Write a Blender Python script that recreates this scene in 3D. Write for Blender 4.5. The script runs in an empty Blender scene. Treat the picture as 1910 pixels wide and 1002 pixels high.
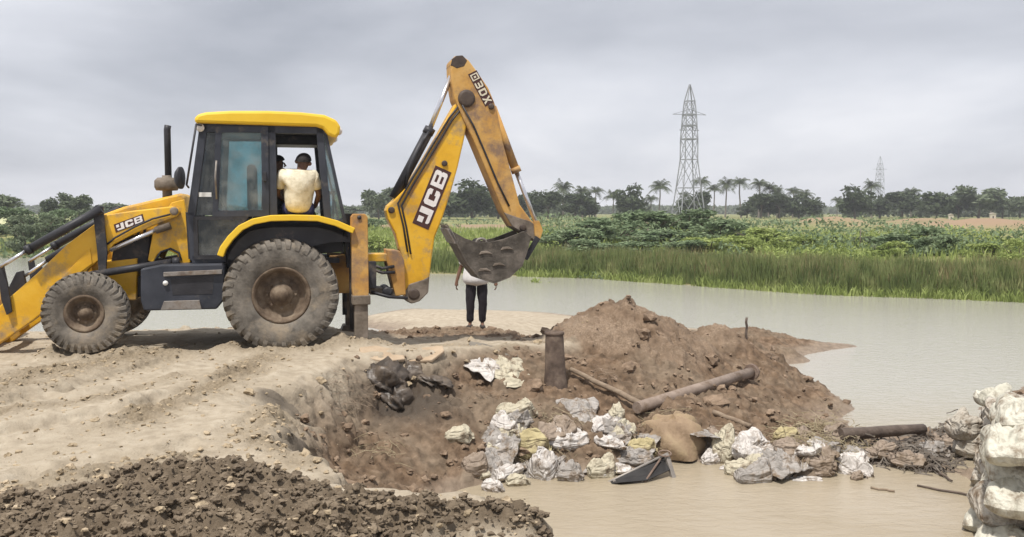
import bpy, math, random
import numpy as np
from mathutils import Vector, Matrix
R = math.radians
random.seed(7)
scene = bpy.context.scene
COL = scene.collection
# ------------------------------------------------------------------ camera, sky, sun, exposure
FPX = 1654.0
PITCH = math.atan(106.0 / FPX)
CAM = Vector((0.0, 0.0, 1.7))
cd = bpy.data.cameras.new('camera'); cam = bpy.data.objects.new('camera', cd); COL.objects.link(cam)
cd.sensor_width = 36.0; cd.lens = 36.0 * FPX / 1910.0; cd.clip_end = 6000; cd.clip_start = 0.05
cam.location = CAM; cam.rotation_euler = (math.pi / 2 - PITCH, 0, 0)
scene.camera = cam

SUN_EL, SUN_AZ = 66.0, 205.0        # degrees; azimuth clockwise from +Y (behind the camera, a little left)
sl = bpy.data.lights.new('sun', 'SUN'); so = bpy.data.objects.new('sun', sl); COL.objects.link(so)
sl.energy = 4.0; sl.angle = R(2.5); sl.color = (1.0, 0.95, 0.88)
sd = Vector((math.sin(R(SUN_AZ)) * math.cos(R(SUN_EL)), math.cos(R(SUN_AZ)) * math.cos(R(SUN_EL)), math.sin(R(SUN_EL))))
so.rotation_euler = sd.to_track_quat('Z', 'Y').to_euler(); so.location = sd * 60

w = bpy.data.worlds.new('World'); scene.world = w; w.use_nodes = True
nt = w.node_tree; nt.nodes.clear()
def N(t, **k):
    n = nt.nodes.new(t)
    for a, b in k.items(): setattr(n, a, b)
    return n
def LK(a, b): nt.links.new(a, b)
tc = N('ShaderNodeTexCoord')
sky = N('ShaderNodeTexSky', sky_type='NISHITA', sun_disc=False, sun_elevation=R(SUN_EL), sun_rotation=R(SUN_AZ))
sep = N('ShaderNodeSeparateXYZ'); LK(tc.outputs['Generated'], sep.inputs[0])
zz = N('ShaderNodeMath', operation='ADD'); LK(sep.outputs[2], zz.inputs[0]); zz.inputs[1].default_value = 0.24
zm = N('ShaderNodeMath', operation='MAXIMUM'); LK(zz.outputs[0], zm.inputs[0]); zm.inputs[1].default_value = 0.05
inv = N('ShaderNodeMath', operation='DIVIDE'); inv.inputs[0].default_value = 1.0; LK(zm.outputs[0], inv.inputs[1])
vs = N('ShaderNodeVectorMath', operation='SCALE'); LK(tc.outputs['Generated'], vs.inputs[0]); LK(inv.outputs[0], vs.inputs['Scale'])
mp = N('ShaderNodeMapping'); LK(vs.outputs[0], mp.inputs[0]); mp.inputs['Location'].default_value = (7.7, 2.6, 0.0); mp.inputs['Scale'].default_value = (0.55, 0.55, 0.5)
n1 = N('ShaderNodeTexNoise'); LK(mp.outputs[0], n1.inputs['Vector']); n1.inputs['Scale'].default_value = 0.9; n1.inputs['Detail'].default_value = 6; n1.inputs['Roughness'].default_value = 0.52; n1.inputs['Distortion'].default_value = 0.25
rp = N('ShaderNodeValToRGB'); LK(n1.outputs['Fac'], rp.inputs[0])
e = rp.color_ramp.elements
e[0].position = 0.30; e[0].color = (0.36, 0.38, 0.43, 1)
e[1].position = 0.60; e[1].color = (0.86, 0.86, 0.89, 1)
m_ = e.new(0.47); m_.color = (0.63, 0.645, 0.695, 1)
bgS = N('ShaderNodeBackground'); LK(sky.outputs[0], bgS.inputs[0]); bgS.inputs[1].default_value = 0.09
bgC = N('ShaderNodeBackground'); LK(rp.outputs[0], bgC.inputs[0]); bgC.inputs[1].default_value = 1.0
mx = N('ShaderNodeMixShader'); mx.inputs[0].default_value = 0.93; LK(bgS.outputs[0], mx.inputs[1]); LK(bgC.outputs[0], mx.inputs[2])
wo = N('ShaderNodeOutputWorld'); LK(mx.outputs[0], wo.inputs[0])
vw = scene.view_settings; vw.view_transform = 'Standard'; vw.look = 'None'; vw.gamma = 1.0; vw.exposure = 0.28; vw.use_curve_mapping = False
scene.cycles.max_bounces = 8; scene.cycles.transparent_max_bounces = 16; scene.cycles.volume_bounces = 0
scene.cycles.use_denoising = True

# ------------------------------------------------------------------ geometry helpers
def ray(px, py):
    u = (px - 955.0) / FPX; v = (501.0 - py) / FPX
    return Vector((u, math.cos(PITCH) + v * math.sin(PITCH), -math.sin(PITCH) + v * math.cos(PITCH)))
def at_y(px, py, Y):
    d = ray(px, py); return CAM + d * (Y / d.y)
def at_z(px, py, z):
    d = ray(px, py); return CAM + d * ((z - CAM.z) / d.z)

def tag(o, label=None, cat=None, group=None, kind=None):
    if label: o['label'] = label
    if cat: o['category'] = cat
    if group: o['group'] = group
    if kind: o['kind'] = kind
    return o
def empty(name, loc=(0, 0, 0), rz=0.0, parent=None):
    o = bpy.data.objects.new(name, None); COL.objects.link(o); o.location = loc; o.rotation_euler = (0, 0, rz); o.parent = parent
    o.empty_display_size = 0.1
    return o
def mesh_obj(name, verts, faces, mat=None, parent=None, smooth=False, bevel=0.0):
    me = bpy.data.meshes.new(name)
    if isinstance(verts, np.ndarray): verts = verts.tolist()
    me.from_pydata(verts, [], faces); me.update()
    if smooth is True: me.polygons.foreach_set('use_smooth', [True] * len(me.polygons))
    elif smooth: me.polygons.foreach_set('use_smooth', list(smooth))
    if mat: me.materials.append(mat)
    o = bpy.data.objects.new(name, me); COL.objects.link(o); o.parent = parent
    if bevel:
        b = o.modifiers.new('bevel', 'BEVEL'); b.width = bevel; b.segments = 2; b.limit_method = 'ANGLE'; b.angle_limit = R(35)
    return o
def grid_mesh(name, P, mat, parent=None, smooth=True):
    """P: (ny, nx, 3) array"""
    ny, nx = P.shape[:2]
    me = bpy.data.meshes.new(name)
    i = np.arange(ny * nx).reshape(ny, nx)
    q = np.stack([i[:-1, :-1], i[:-1, 1:], i[1:, 1:], i[1:, :-1]], -1).reshape(-1, 4)
    quick(me, P.reshape(-1, 3), q, smooth)
    if mat: me.materials.append(mat)
    o = bpy.data.objects.new(name, me); COL.objects.link(o); o.parent = parent
    return o
def quick(me, V, Q, smooth=True):
    V = np.asarray(V, np.float32); Q = np.asarray(Q, np.int32); n, k = Q.shape
    me.vertices.add(len(V)); me.vertices.foreach_set('co', V.ravel())
    me.loops.add(n * k); me.loops.foreach_set('vertex_index', Q.ravel())
    me.polygons.add(n); me.polygons.foreach_set('loop_start', np.arange(0, n * k, k, dtype=np.int32))
    me.polygons.foreach_set('loop_total', np.full(n, k, np.int32))
    me.polygons.foreach_set('use_smooth', np.full(n, bool(smooth)))
    me.update(calc_edges=True); me.validate()

class MB:
    def __init__(s): s.v = []; s.f = []; s.s = []
    def add(s, v, f, sm=False):
        b = len(s.v); s.v += [tuple(p) for p in v]; s.f += [tuple(b + i for i in q) for q in f]
        s.s += (sm if isinstance(sm, list) else [sm] * len(f)); return s
    def box(s, c, d, rot=None):
        hx, hy, hz = d[0] / 2, d[1] / 2, d[2] / 2
        P = [Vector((x, y, z)) for x in (-hx, hx) for y in (-hy, hy) for z in (-hz, hz)]
        if rot is not None: P = [rot @ p for p in P]
        P = [p + Vector(c) for p in P]
        return s.add(P, [(0, 1, 3, 2), (4, 6, 7, 5), (0, 4, 5, 1), (2, 3, 7, 6), (0, 2, 6, 4), (1, 5, 7, 3)])
    def bar(s, a, b, wd, ht, up=(0, 0, 1)):
        a = Vector(a); b = Vector(b); x = (b - a); L = x.length; x.normalize(); u = Vector(up)
        y = u.cross(x)
        if y.length < 1e-4: y = Vector((0, 1, 0)).cross(x)
        y.normalize(); z = x.cross(y)
        return s.box((a + b) / 2, (L, wd, ht), Matrix((x, y, z)).transposed())
    def tube(s, pts, r, n=12, cap=True):
        pts = [Vector(p) for p in pts]; m = len(pts); r = r if isinstance(r, (list, tuple)) else [r] * m
        V = []; F = []; S = []
        ref = None
        for i, p in enumerate(pts):
            t = (pts[min(i + 1, m - 1)] - pts[max(i - 1, 0)]).normalized()
            if ref is None:
                ref = Vector((0, 0, 1)) if abs(t.z) < .9 else Vector((1, 0, 0))
            a = (ref - t * ref.dot(t)).normalized(); ref = a; b = t.cross(a)
            for k in range(n):
                A = 2 * math.pi * k / n; V.append(p + (a * math.cos(A) + b * math.sin(A)) * r[i])
        for i in range(m - 1):
            for k in range(n):
                F.append((i * n + k, i * n + (k + 1) % n, (i + 1) * n + (k + 1) % n, (i + 1) * n + k)); S.append(True)
        if cap:
            F.append(tuple(range(n - 1, -1, -1))); F.append(tuple((m - 1) * n + k for k in range(n))); S += [False, False]
        return s.add(V, F, S)
    def prism(s, poly, y0, y1, axis='y'):
        """poly of (x, z), extruded along local y"""
        n = len(poly); A = sum(poly[i][0] * poly[(i + 1) % n][1] - poly[(i + 1) % n][0] * poly[i][1] for i in range(n))
        if A < 0: poly = poly[::-1]
        if y0 > y1: y0, y1 = y1, y0
        V = [(x, y0, z) for x, z in poly] + [(x, y1, z) for x, z in poly]
        F = [tuple(range(n)), tuple(range(2 * n - 1, n - 1, -1))] + [((i + 1) % n, i, n + i, n + (i + 1) % n) for i in range(n)]
        return s.add(V, F)
    def strip(s, pts, th, y0, y1):
        """a bent plate: outline pts (x, z), thickness th towards the pts' left"""
        m = len(pts); out = []
        for i, p in enumerate(pts):
            a = Vector(pts[max(i - 1, 0)]); b = Vector(pts[min(i + 1, m - 1)]); t = (b - a).normalized(); out.append((p[0] - t.y * th, p[1] + t.x * th))
        V = []
        for p, q in zip(pts, out): V += [(p[0], y0, p[1]), (p[0], y1, p[1]), (q[0], y1, q[1]), (q[0], y0, q[1])]
        F = []
        for i in range(m - 1):
            a = 4 * i; b = a + 4
            F += [(a, a + 1, b + 1, b), (a + 1, a + 2, b + 2, b + 1), (a + 2, a + 3, b + 3, b + 2), (a + 3, a, b, b + 3)]
        F += [(3, 2, 1, 0), tuple(4 * (m - 1) + k for k in range(4))]
        return s.add(V, F)
    def lathe(s, prof, c=(0, 0, 0), n=32, axis='y', smooth=True):
        """prof of (radius, along); round local y (or z)"""
        V = []; F = []
        for r, h in prof:
            for k in range(n):
                A = 2 * math.pi * k / n
                V.append((c[0] + r * math.cos(A), c[1] + h, c[2] + r * math.sin(A)) if axis == 'y' else (c[0] + r * math.cos(A), c[1] + r * math.sin(A), c[2] + h))
        for i in range(len(prof) - 1):
            for k in range(n): F.append((i * n + k, i * n + (k + 1) % n, (i + 1) * n + (k + 1) % n, (i + 1) * n + k))
        return s.add(V, F, smooth)
    def build(s, name, mat, parent=None, bevel=0.0):
        return mesh_obj(name, s.v, s.f, mat, parent, smooth=s.s, bevel=bevel)

def hsh(ix, iy, seed):
    h = (ix.astype(np.int64) * 374761393 + iy.astype(np.int64) * 668265263 + seed * 974634777) & 0x7fffffff
    h = ((h ^ (h >> 13)) * 1274126177) & 0x7fffffff
    return (h ^ (h >> 16)) & 0x7fffffff
def perlin(x, y, seed=0):
    x = np.asarray(x, float); y = np.asarray(y, float)
    ix = np.floor(x); iy = np.floor(y); fx = x - ix; fy = y - iy
    ux = fx * fx * fx * (fx * (fx * 6 - 15) + 10); uy = fy * fy * fy * (fy * (fy * 6 - 15) + 10)
    def g(ax, ay):
        A = hsh(ix + ax, iy + ay, seed) * (2 * math.pi / 0x7fffffff)
        return np.cos(A) * (fx - ax) + np.sin(A) * (fy - ay)
    a = g(0, 0); b = g(1, 0); c = g(0, 1); d = g(1, 1)
    return (a + ux * (b - a) + uy * ((c + ux * (d - c)) - (a + ux * (b - a)))) * 1.4
def fbm(x, y, seed=0, octv=4, gain=.5, ridged=False):
    t = 0; a = 1; s = 0
    for o in range(octv):
        p = perlin(x * 2 ** o + 17.3 * o, y * 2 ** o + 9.1 * o, seed + o)
        t = t + a * ((1 - 2 * np.abs(p)) if ridged else p); s += a; a *= gain
    return t / s
def sstep(a, b, x):
    t = np.clip((x - a) / (b - a), 0, 1); return t * t * (3 - 2 * t)

# ------------------------------------------------------------------ materials
def mat(name, cols, scale=3.0, rough=.8, bump=0.0, bscale=None, metal=0.0, detail=6.0, dist=0.0, spec=.3, stretch=None, obj=False, sub=None, pos=(.35, .65), wear=None):
    m = bpy.data.materials.new(name); m.use_nodes = True; t = m.node_tree; t.nodes.clear()
    def n(k, **q):
        o = t.nodes.new(k)
        for a, b in q.items(): setattr(o, a, b)
        return o
    out = n('ShaderNodeOutputMaterial'); bs = n('ShaderNodeBsdfPrincipled'); t.links.new(bs.outputs[0], out.inputs[0])
    bs.inputs['Roughness'].default_value = rough; bs.inputs['Metallic'].default_value = metal; bs.inputs['Specular IOR Level'].default_value = spec
    if obj: tcn = n('ShaderNodeTexCoord'); vec = tcn.outputs['Object']
    else: tcn = n('ShaderNodeNewGeometry'); vec = tcn.outputs['Position']
    if stretch:
        mpn = n('ShaderNodeMapping'); t.links.new(vec, mpn.inputs[0]); mpn.inputs['Scale'].default_value = stretch; vec = mpn.outputs[0]
    nz = n('ShaderNodeTexNoise'); t.links.new(vec, nz.inputs['Vector']); nz.inputs['Scale'].default_value = scale; nz.inputs['Detail'].default_value = detail; nz.inputs['Roughness'].default_value = .62; nz.inputs['Distortion'].default_value = dist
    rp = n('ShaderNodeValToRGB'); t.links.new(nz.outputs['Fac'], rp.inputs[0]); el = rp.color_ramp.elements
    k = len(cols)
    for i, c in enumerate(cols):
        p = pos[0] + (pos[1] - pos[0]) * i / max(1, k - 1)
        if i < 2: el[i].position = p; el[i].color = (*c, 1)
        else: q = el.new(p); q.color = (*c, 1)
    if k == 1: el[1].color = (*cols[0], 1)
    colout = rp.outputs[0]
    if wear:      # (colour, scale, threshold): patches of dirt or wear
        nw = n('ShaderNodeTexNoise'); t.links.new(vec, nw.inputs['Vector']); nw.inputs['Scale'].default_value = wear[1]; nw.inputs['Detail'].default_value = 9; nw.inputs['Roughness'].default_value = .7
        rw = n('ShaderNodeValToRGB'); t.links.new(nw.outputs['Fac'], rw.inputs[0]); rw.color_ramp.elements[0].position = wear[2] - .07; rw.color_ramp.elements[1].position = wear[2] + .09
        mxn = n('ShaderNodeMix', data_type='RGBA'); t.links.new(rw.outputs[0], mxn.inputs[0]); t.links.new(colout, mxn.inputs[6]); mxn.inputs[7].default_value = (*wear[0], 1); colout = mxn.outputs[2]
        mr = n('ShaderNodeMapRange'); t.links.new(rw.outputs[0], mr.inputs[0]); mr.inputs[3].default_value = rough; mr.inputs[4].default_value = .95; t.links.new(mr.outputs[0], bs.inputs['Roughness'])
    t.links.new(colout, bs.inputs['Base Color'])
    if bump:
        nb = n('ShaderNodeTexNoise'); t.links.new(vec, nb.inputs['Vector']); nb.inputs['Scale'].default_value = bscale or scale * 6; nb.inputs['Detail'].default_value = 5
        bp = n('ShaderNodeBump'); bp.inputs['Strength'].default_value = bump; bp.inputs['Distance'].default_value = .02; t.links.new(nb.outputs['Fac'], bp.inputs['Height']); t.links.new(bp.outputs[0], bs.inputs['Normal'])
    if sub:
        tr = n('ShaderNodeBsdfTranslucent'); t.links.new(colout, tr.inputs[0]); ms = n('ShaderNodeMixShader'); ms.inputs[0].default_value = sub
        t.links.new(bs.outputs[0], ms.inputs[1]); t.links.new(tr.outputs[0], ms.inputs[2]); t.links.new(ms.outputs[0], out.inputs[0])
    return m
def glass(name, tint, refl=.12):
    m = bpy.data.materials.new(name); m.use_nodes = True; t = m.node_tree; t.nodes.clear()
    out = t.nodes.new('ShaderNodeOutputMaterial'); tr = t.nodes.new('ShaderNodeBsdfTransparent'); gl = t.nodes.new('ShaderNodeBsdfGlossy'); mx = t.nodes.new('ShaderNodeMixShader'); fr = t.nodes.new('ShaderNodeFresnel')
    tr.inputs[0].default_value = (*tint, 1); gl.inputs['Roughness'].default_value = .04; gl.inputs[0].default_value = (.9, .95, .95, 1); fr.inputs[0].default_value = 1.5
    df = t.nodes.new('ShaderNodeBsdfDiffuse'); df.inputs[0].default_value = (.35, .36, .34, 1); m2 = t.nodes.new('ShaderNodeMixShader'); m2.inputs[0].default_value = refl   # a film of dust
    gn = t.nodes.new('ShaderNodeNewGeometry'); nz = t.nodes.new('ShaderNodeTexNoise'); nz.inputs['Scale'].default_value = 5; nz.inputs['Detail'].default_value = 8; t.links.new(gn.outputs['Position'], nz.inputs['Vector']); mr = t.nodes.new('ShaderNodeMapRange'); t.links.new(nz.outputs['Fac'], mr.inputs[0]); mr.inputs[1].default_value = .38; mr.inputs[2].default_value = .7; mr.inputs[3].default_value = refl * .4; mr.inputs[4].default_value = refl * 4; t.links.new(mr.outputs[0], m2.inputs[0])
    t.links.new(tr.outputs[0], m2.inputs[1]); t.links.new(df.outputs[0], m2.inputs[2])
    t.links.new(fr.outputs[0], mx.inputs[0]); t.links.new(m2.outputs[0], mx.inputs[1]); t.links.new(gl.outputs[0], mx.inputs[2]); t.links.new(mx.outputs[0], out.inputs[0])
    return m
# ------------------------------------------------------------------ the earth bank: height field
WZ = -1.2                                            # water level
NX = 780
xs = np.linspace(-9.0, 9.0, NX + 1)
ys = [-4.0]
while ys[-1] < 29.0:
    y = ys[-1]; ys.append(y + (.25 if y < 3.3 else max(.019, .0030 * y)))
ys = np.array(ys)
GX, GY = np.meshgrid(xs, ys)
plat = [(-12, -6), (-12, 12.6), (-7, 12.8), (-4.5, 13.2), (-2.6, 13.1), (-1.6, 12.7), (.5, 12.6), (.75, 12.35), (.1, 12.05), (-.6, 11.35), (-1.05, 10.85), (-1.55, 10.75), (-1.85, 10.3),
        (-2.05, 9.5), (-2.35, 8.7), (-2.1, 8.0), (-1.95, 7.4), (-1.7, 6.8), (-1.3, 6.05), (-1.12, 5.55), (-.62, 5.42), (-.1, 5.2), (.1, 4.8), (.25, 4.2), (.9, 3.2), (1.6, 1.5), (1.8, -6)]
def sdf(poly, X, Y):
    d = np.full(X.shape, 1e9); ins = np.zeros(X.shape, bool); n = len(poly)
    for i in range(n):
        (ax, ay), (bx, by) = poly[i], poly[(i + 1) % n]
        ex, ey = bx - ax, by - ay; t = np.clip(((X - ax) * ex + (Y - ay) * ey) / (ex * ex + ey * ey), 0, 1)
        d = np.minimum(d, (X - ax - t * ex) ** 2 + (Y - ay - t * ey) ** 2)
        c = ((ay > Y) != (by > Y)); ins ^= c & (X < (bx - ax) * (Y - ay) / ((by - ay) + 1e-12) + ax)
    d = np.sqrt(d); return np.where(ins, d, -d)
ctl = []
def cz(*rows):
    for px, py, z in rows:
        p = at_z(px, py, z); ctl.append((p.x, p.y, z))
def cw(*rows): ctl.extend(rows)
def cwz(*rows):
    for px, py, z in rows:
        p = at_z(px, py, WZ); ctl.append((p.x, p.y, z))
# behind the platform: a slope down to the pond
cz((900, 608, -.57), (800, 600, -.66), (1000, 602, -.72), (900, 580, -1.17), (780, 577, -1.2), (1010, 583, -1.2), (700, 588, -1.05))
cw((-.8, 13.6, -.25), (.3, 13.6, -.32), (-8, 14.5, -.5), (-8, 18, -1.3), (-5, 15, -.55), (-5, 18.5, -1.3), (-3, 15.5, -.5), (-3, 20, -1.3), (-1.5, 15, -.34), (0, 14.8, -.38), (-.63, 15.5, -.36), (-2, 27, -1.6), (2, 28, -1.7), (-6, 24, -1.7), (6, 26, -1.9), (-8, 23, -1.8), (9, 22, -2), (9, 28, -2))
# under and beside the gravel heap
cw((1.6, 13.5, -.42), (1.1, 14.8, -.62), (2.4, 15.2, -.85), (3.6, 15.6, -.98), (.9, 13.2, -.3), (2.0, 17.5, -1.3), (4, 17.5, -1.3), (2.0, 12.3, -.4), (1.2, 12.0, -.35))
cz((1290, 632, -.28), (1355, 622, -.26), (1420, 648, -.7), (1475, 653, -1.0), (1540, 649, -1.17))
# the inlet right of the heap
cz((1600, 646, -1.2), (1500, 668, -1.2), (1452, 697, -1.2), (1510, 716, -1.2), (1552, 735, -1.2), (1592, 762, -1.2), (1600, 800, -1.2),)
cwz((1440, 658, -1.06), (1400, 645, -.85), (1490, 654, -1.1), (1425, 680, -1.0), (1560, 685, -1.45), (1650, 700, -1.6), (1640, 735, -1.42), (1700, 660, -1.7), (1680, 770, -1.4), (1650, 790, -1.3), (1850, 650, -1.9), (1760, 740, -1.6), (1850, 700, -1.6), (1790, 770, -1.4), (1740, 790, -1.3), (1480, 683, -1.32), (1500, 690, -1.42), (1465, 692, -1.27), (1660, 646, -1.4), (1500, 630, -1.4), (1420, 614, -1.4))
# the dug slope facing the camera
cz((900, 660, -.14), (980, 660, -.2), (1050, 668, -.28), (1300, 680, -.52), (1400, 700, -.72), (1400, 745, -.84), (1500, 745, -1.02), (1480, 775, -1.06), (1200, 700, -.5), (1100, 700, -.44), (1000, 705, -.42), (900, 700, -.38),
   (720, 780, -.66), (800, 775, -.62), (690, 805, -.74), (640, 850, -.8), (700, 860, -.86), (760, 880, -1.0), (850, 805, -.78), (950, 765, -.66), (1050, 745, -.62), (1150, 790, -.86), (1250, 775, -.8), (1000, 850, -1.04),
   (1200, 850, -1.08), (1350, 805, -.98), (1440, 830, -1.04), (1525, 805, -1.0), (650, 910, -.95), (740, 915, -1.08))
cz((845, 925, -1.2), (900, 903, -1.2), (1000, 893, -1.2), (1100, 890, -1.2), (1200, 880, -1.2), (1300, 868, -1.2), (1400, 880, -1.2), (1500, 893, -1.2), (1560, 885, -1.2), (1640, 868, -1.2), (1710, 880, -1.21))
cz((1000, 960, -1.65), (1300, 950, -1.7), (1600, 950, -1.6), (1500, 1000, -1.8), (1150, 1000, -1.75), (880, 960, -1.4))
cz((1640, 838, -1.12), (1720, 850, -1.13), (1780, 802, -1.08), (1680, 812, -1.14))
# the bank on the far side of the gap
cw((5.35, 8, -.15), (5.9, 9, -.25), (6.45, 10, -.4), (6.9, 11, -.6), (7.3, 12, -.8), (5.0, 7.2, -.1), (8, 10, -.2), (4.2, 8, -1.5), (4.7, 9.1, -1.45), (5.3, 10.2, -1.35), (5.75, 11.2, -1.3), (6.6, 13.0, -1.25), (6.5, 15.5, -1.7), (8.5, 12, -.3), (8.5, 15, -1.3), (8.5, 8, -.2), (5.4, 6, -.9), (6.5, 6, -.3), (4.3, 6.5, -1.7), (3, 6, -1.8), (2, 5, -1.4), (1, 6, -1.3), (0, 6.4, -1.0), (-.6, 6.8, -1.0), (.8, 4.6, -.9), (2.5, 3, -1.2), (-1.2, 7.2, -.9), (-1.5, 8.2, -.85), (-1.7, 9.2, -.75), (6, 3, -1.2), (8, 4, -.4), (3, 0, -1.0), (8, 0, -.5))
C = np.array(ctl)
def phi(r2): return np.sqrt(r2 + .09)
A = phi((C[:, None, 0] - C[None, :, 0]) ** 2 + (C[:, None, 1] - C[None, :, 1]) ** 2)
n_ = len(C); Mx = np.zeros((n_ + 1, n_ + 1)); Mx[:n_, :n_] = A - .02 * np.eye(n_); Mx[:n_, n_] = 1; Mx[n_, :n_] = 1
co = np.linalg.solve(Mx, np.append(C[:, 2], 0))
ZL = np.full(GX.shape, co[n_])
for k in range(n_): ZL += co[k] * phi((GX - C[k, 0]) ** 2 + (GY - C[k, 1]) ** 2)
ZL = np.clip(ZL, -2.2, .1)
SD = sdf(plat, GX, GY) + .24 * fbm(GX * 1.5, GY * 1.5, 3, 4, .6) + .10 * fbm(GX * 5, GY * 5, 5, 4, .6)
front = sstep(13.0, 12.4, GY)
wcl = .36 + .38 * sstep(-1.2, -1.9, GX)
T = sstep(-1, .2, SD / wcl) * front + sstep(-1.4, .3, SD) * (1 - front)
ZP = .035 * fbm(GX * .5, GY * .5, 11, 3) + .018 * fbm(GX * 2.3, GY * 1.3, 12, 4) - .02
ZP = ZP - .16 * sstep(10.9, 12.6, GY) * sstep(-2.6, -1.5, GX)
Z = ZL + (ZP - ZL) * T
# hollow under the broken crust and two small slumps in the bank's edge
def bump(cx, cy, rx, ry, h, p=2.0, rot=0.0):
    c, s = math.cos(rot), math.sin(rot); dx = GX - cx; dy = GY - cy
    r = np.sqrt(((c * dx + s * dy) / rx) ** 2 + ((-s * dx + c * dy) / ry) ** 2)
    return h * np.exp(-r ** p)
for (px, py, rx, ry, h) in ((520, 745, .24, .22, -.34), (575, 808, .2, .28, -.42), (640, 695, .2, .25, -.25)):
    p = at_z(px, py, -.05); Z = Z + bump(p.x, p.y, rx, ry, h)
# gravel heap: a cone of loose soil with a rounded top, and a spill to the right
def cone(cx, cy, rad, h, ex=1.0, rnd=.12):
    r = np.sqrt((GX - cx) ** 2 + ((GY - cy) * ex) ** 2 + rnd * rnd) - rnd
    return np.maximum(0, h * (1 - r / rad))
heap = cone(1.64, 13.5, 1.12, .70, 1.0, .22)
heap = np.maximum(heap, cone(2.45, 13.35, .8, .2, 1.2)); heap = np.maximum(heap, cone(3.3, 13.9, .6, .13, 1.2)); heap = np.maximum(heap, cone(2.15, 12.85, .7, .30)); heap = np.maximum(heap, cone(4.0, 14.4, .7, .06, 1.2))
heap = heap * (1 + .30 * fbm(GX * 1.7, GY * 1.7, 21, 5, .6)) + sstep(0, .2, heap) * .05 * fbm(GX * 5, GY * 5, 23, 3, ridged=True)
Z = Z + heap
# ridges of clods: foreground mounds of dug clay
cl = 0
def mound(px, py, z, rx, ry, h, rot=0.0):
    global Z, cl
    p = at_z(px, py, z); b = bump(p.x, p.y, rx, ry, h, 2.4, rot); Z = Z + b; cl = cl + b / abs(h)
mound(330, 935, 0, .55, .26, .19); mound(110, 985, 0, .7, .26, .10); mound(500, 945, 0, .36, .26, .11); mound(225, 1010, 0, .9, .3, .07); mound(420, 1000, 0, .7, .26, .07)
mound(660, 1005, 0, .30, .24, .08); mound(770, 990, 0, .26, .18, .08); mound(560, 1010, 0, .4, .26, .07); mound(930, 1000, -.05, .25, .14, .06)
clay = np.clip(cl * 1.5, 0, 1)
# wheel ruts pressed into the platform
def rut(pts, wd, dep):
    global Z
    for (a_, b_) in zip(pts[:-1], pts[1:]):
        a_ = at_z(*a_, 0); b_ = at_z(*b_, 0); ex, ey = b_.x - a_.x, b_.y - a_.y
        t = np.clip(((GX - a_.x) * ex + (GY - a_.y) * ey) / (ex * ex + ey * ey), 0, 1); dd_ = np.hypot(GX - a_.x - t * ex, GY - a_.y - t * ey) + .05 * fbm(GX * 2, GY * 2, 33, 3)
        lug_ = .5 + .5 * np.sin((t * math.hypot(ex, ey)) * 38 + dd_ * 20)
        Z = Z + T * (-dep * sstep(wd, wd * .6, dd_) * (.7 + .4 * lug_) + dep * .8 * np.exp(-((dd_ - wd * 1.25) / (wd * .35)) ** 2) * (.6 + .6 * fbm(GX * 5, GY * 5, 34, 2)))
rut([(480, 690), (300, 745), (40, 800)], .22, .045); rut([(330, 668), (150, 720), (-60, 765)], .22, .04); rut([(540, 760), (350, 830), (80, 880)], .2, .03)
# crumbs between the ruts
def band(pts, wd):
    o = np.zeros(GX.shape)
    for (a, b) in zip(pts[:-1], pts[1:]):
        a = at_z(*a, 0); b = at_z(*b, 0); ex, ey = b.x - a.x, b.y - a.y
        t = np.clip(((GX - a.x) * ex + (GY - a.y) * ey) / (ex * ex + ey * ey), 0, 1)
        o = np.maximum(o, np.exp(-((GX - a.x - t * ex) ** 2 + (GY - a.y - t * ey) ** 2) / wd ** 2))
    return o
crumb = np.maximum.reduce([band([(-60, 735), (120, 690), (290, 660)], .5), band([(500, 664), (400, 715), (230, 790)], .24), band([(0, 768), (180, 742), (330, 700)], .13) * .7, band([(540, 740), (470, 800), (560, 860)], .16), band([(0, 935), (150, 885), (330, 850)], .25) * .8, band([(760, 640), (860, 628), (1000, 632)], .3) * .6])
crumb = np.clip(crumb * (.95 + .9 * fbm(GX * 2.2, GY * 2.2, 31, 3)), 0, 1) * T
slope = (1 - T) * sstep(-1.25, -1.05, Z)
slope_dig = slope * np.maximum(sstep(17, 14.5, GY), sstep(21, 19, GY) * sstep(2.0, 3.0, GX))
for (wx_, wy_, rx_w) in ((-2.86, 11.0, .8), (-5.04, 10.5, .55), (-1.95, 11.35, .35)):      # soil pressed up round the tyres and the stabiliser foot
    dx = (GX - wx_) * math.cos(R(14)) + (GY - wy_) * math.sin(R(14)); dy = -(GX - wx_) * math.sin(R(14)) + (GY - wy_) * math.cos(R(14)); q_ = np.hypot(dx / rx_w, dy / .36)
    ring_ = np.exp(-((q_ - .85) / .3) ** 2); Z = Z + T * ring_ * (.055 + .05 * fbm(GX * 4, GY * 4, 35, 3)); crumb = np.maximum(crumb, .8 * ring_ * T)
Z = Z + slope * sstep(.2, 1.0, GX) * sstep(16, 14, GY) * .11 * (fbm(GX * 1.1 + 3, GY * 1.6, 46, 4, .6, ridged=True) - .75)
rough_amt = np.clip(clay * 1.0 + crumb * .8 + slope_dig * .75 + .13, 0, 1) * sstep(-1.45, -1.12, Z)
Z = Z + rough_amt * (.13 * fbm(GX * 2.2, GY * 2.2, 41, 5, .58) + .06 * fbm(GX * 8, GY * 8, 42, 3, .6, ridged=True)) + .009 * fbm(GX * 7, GY * 7, 43, 4, .6)
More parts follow.
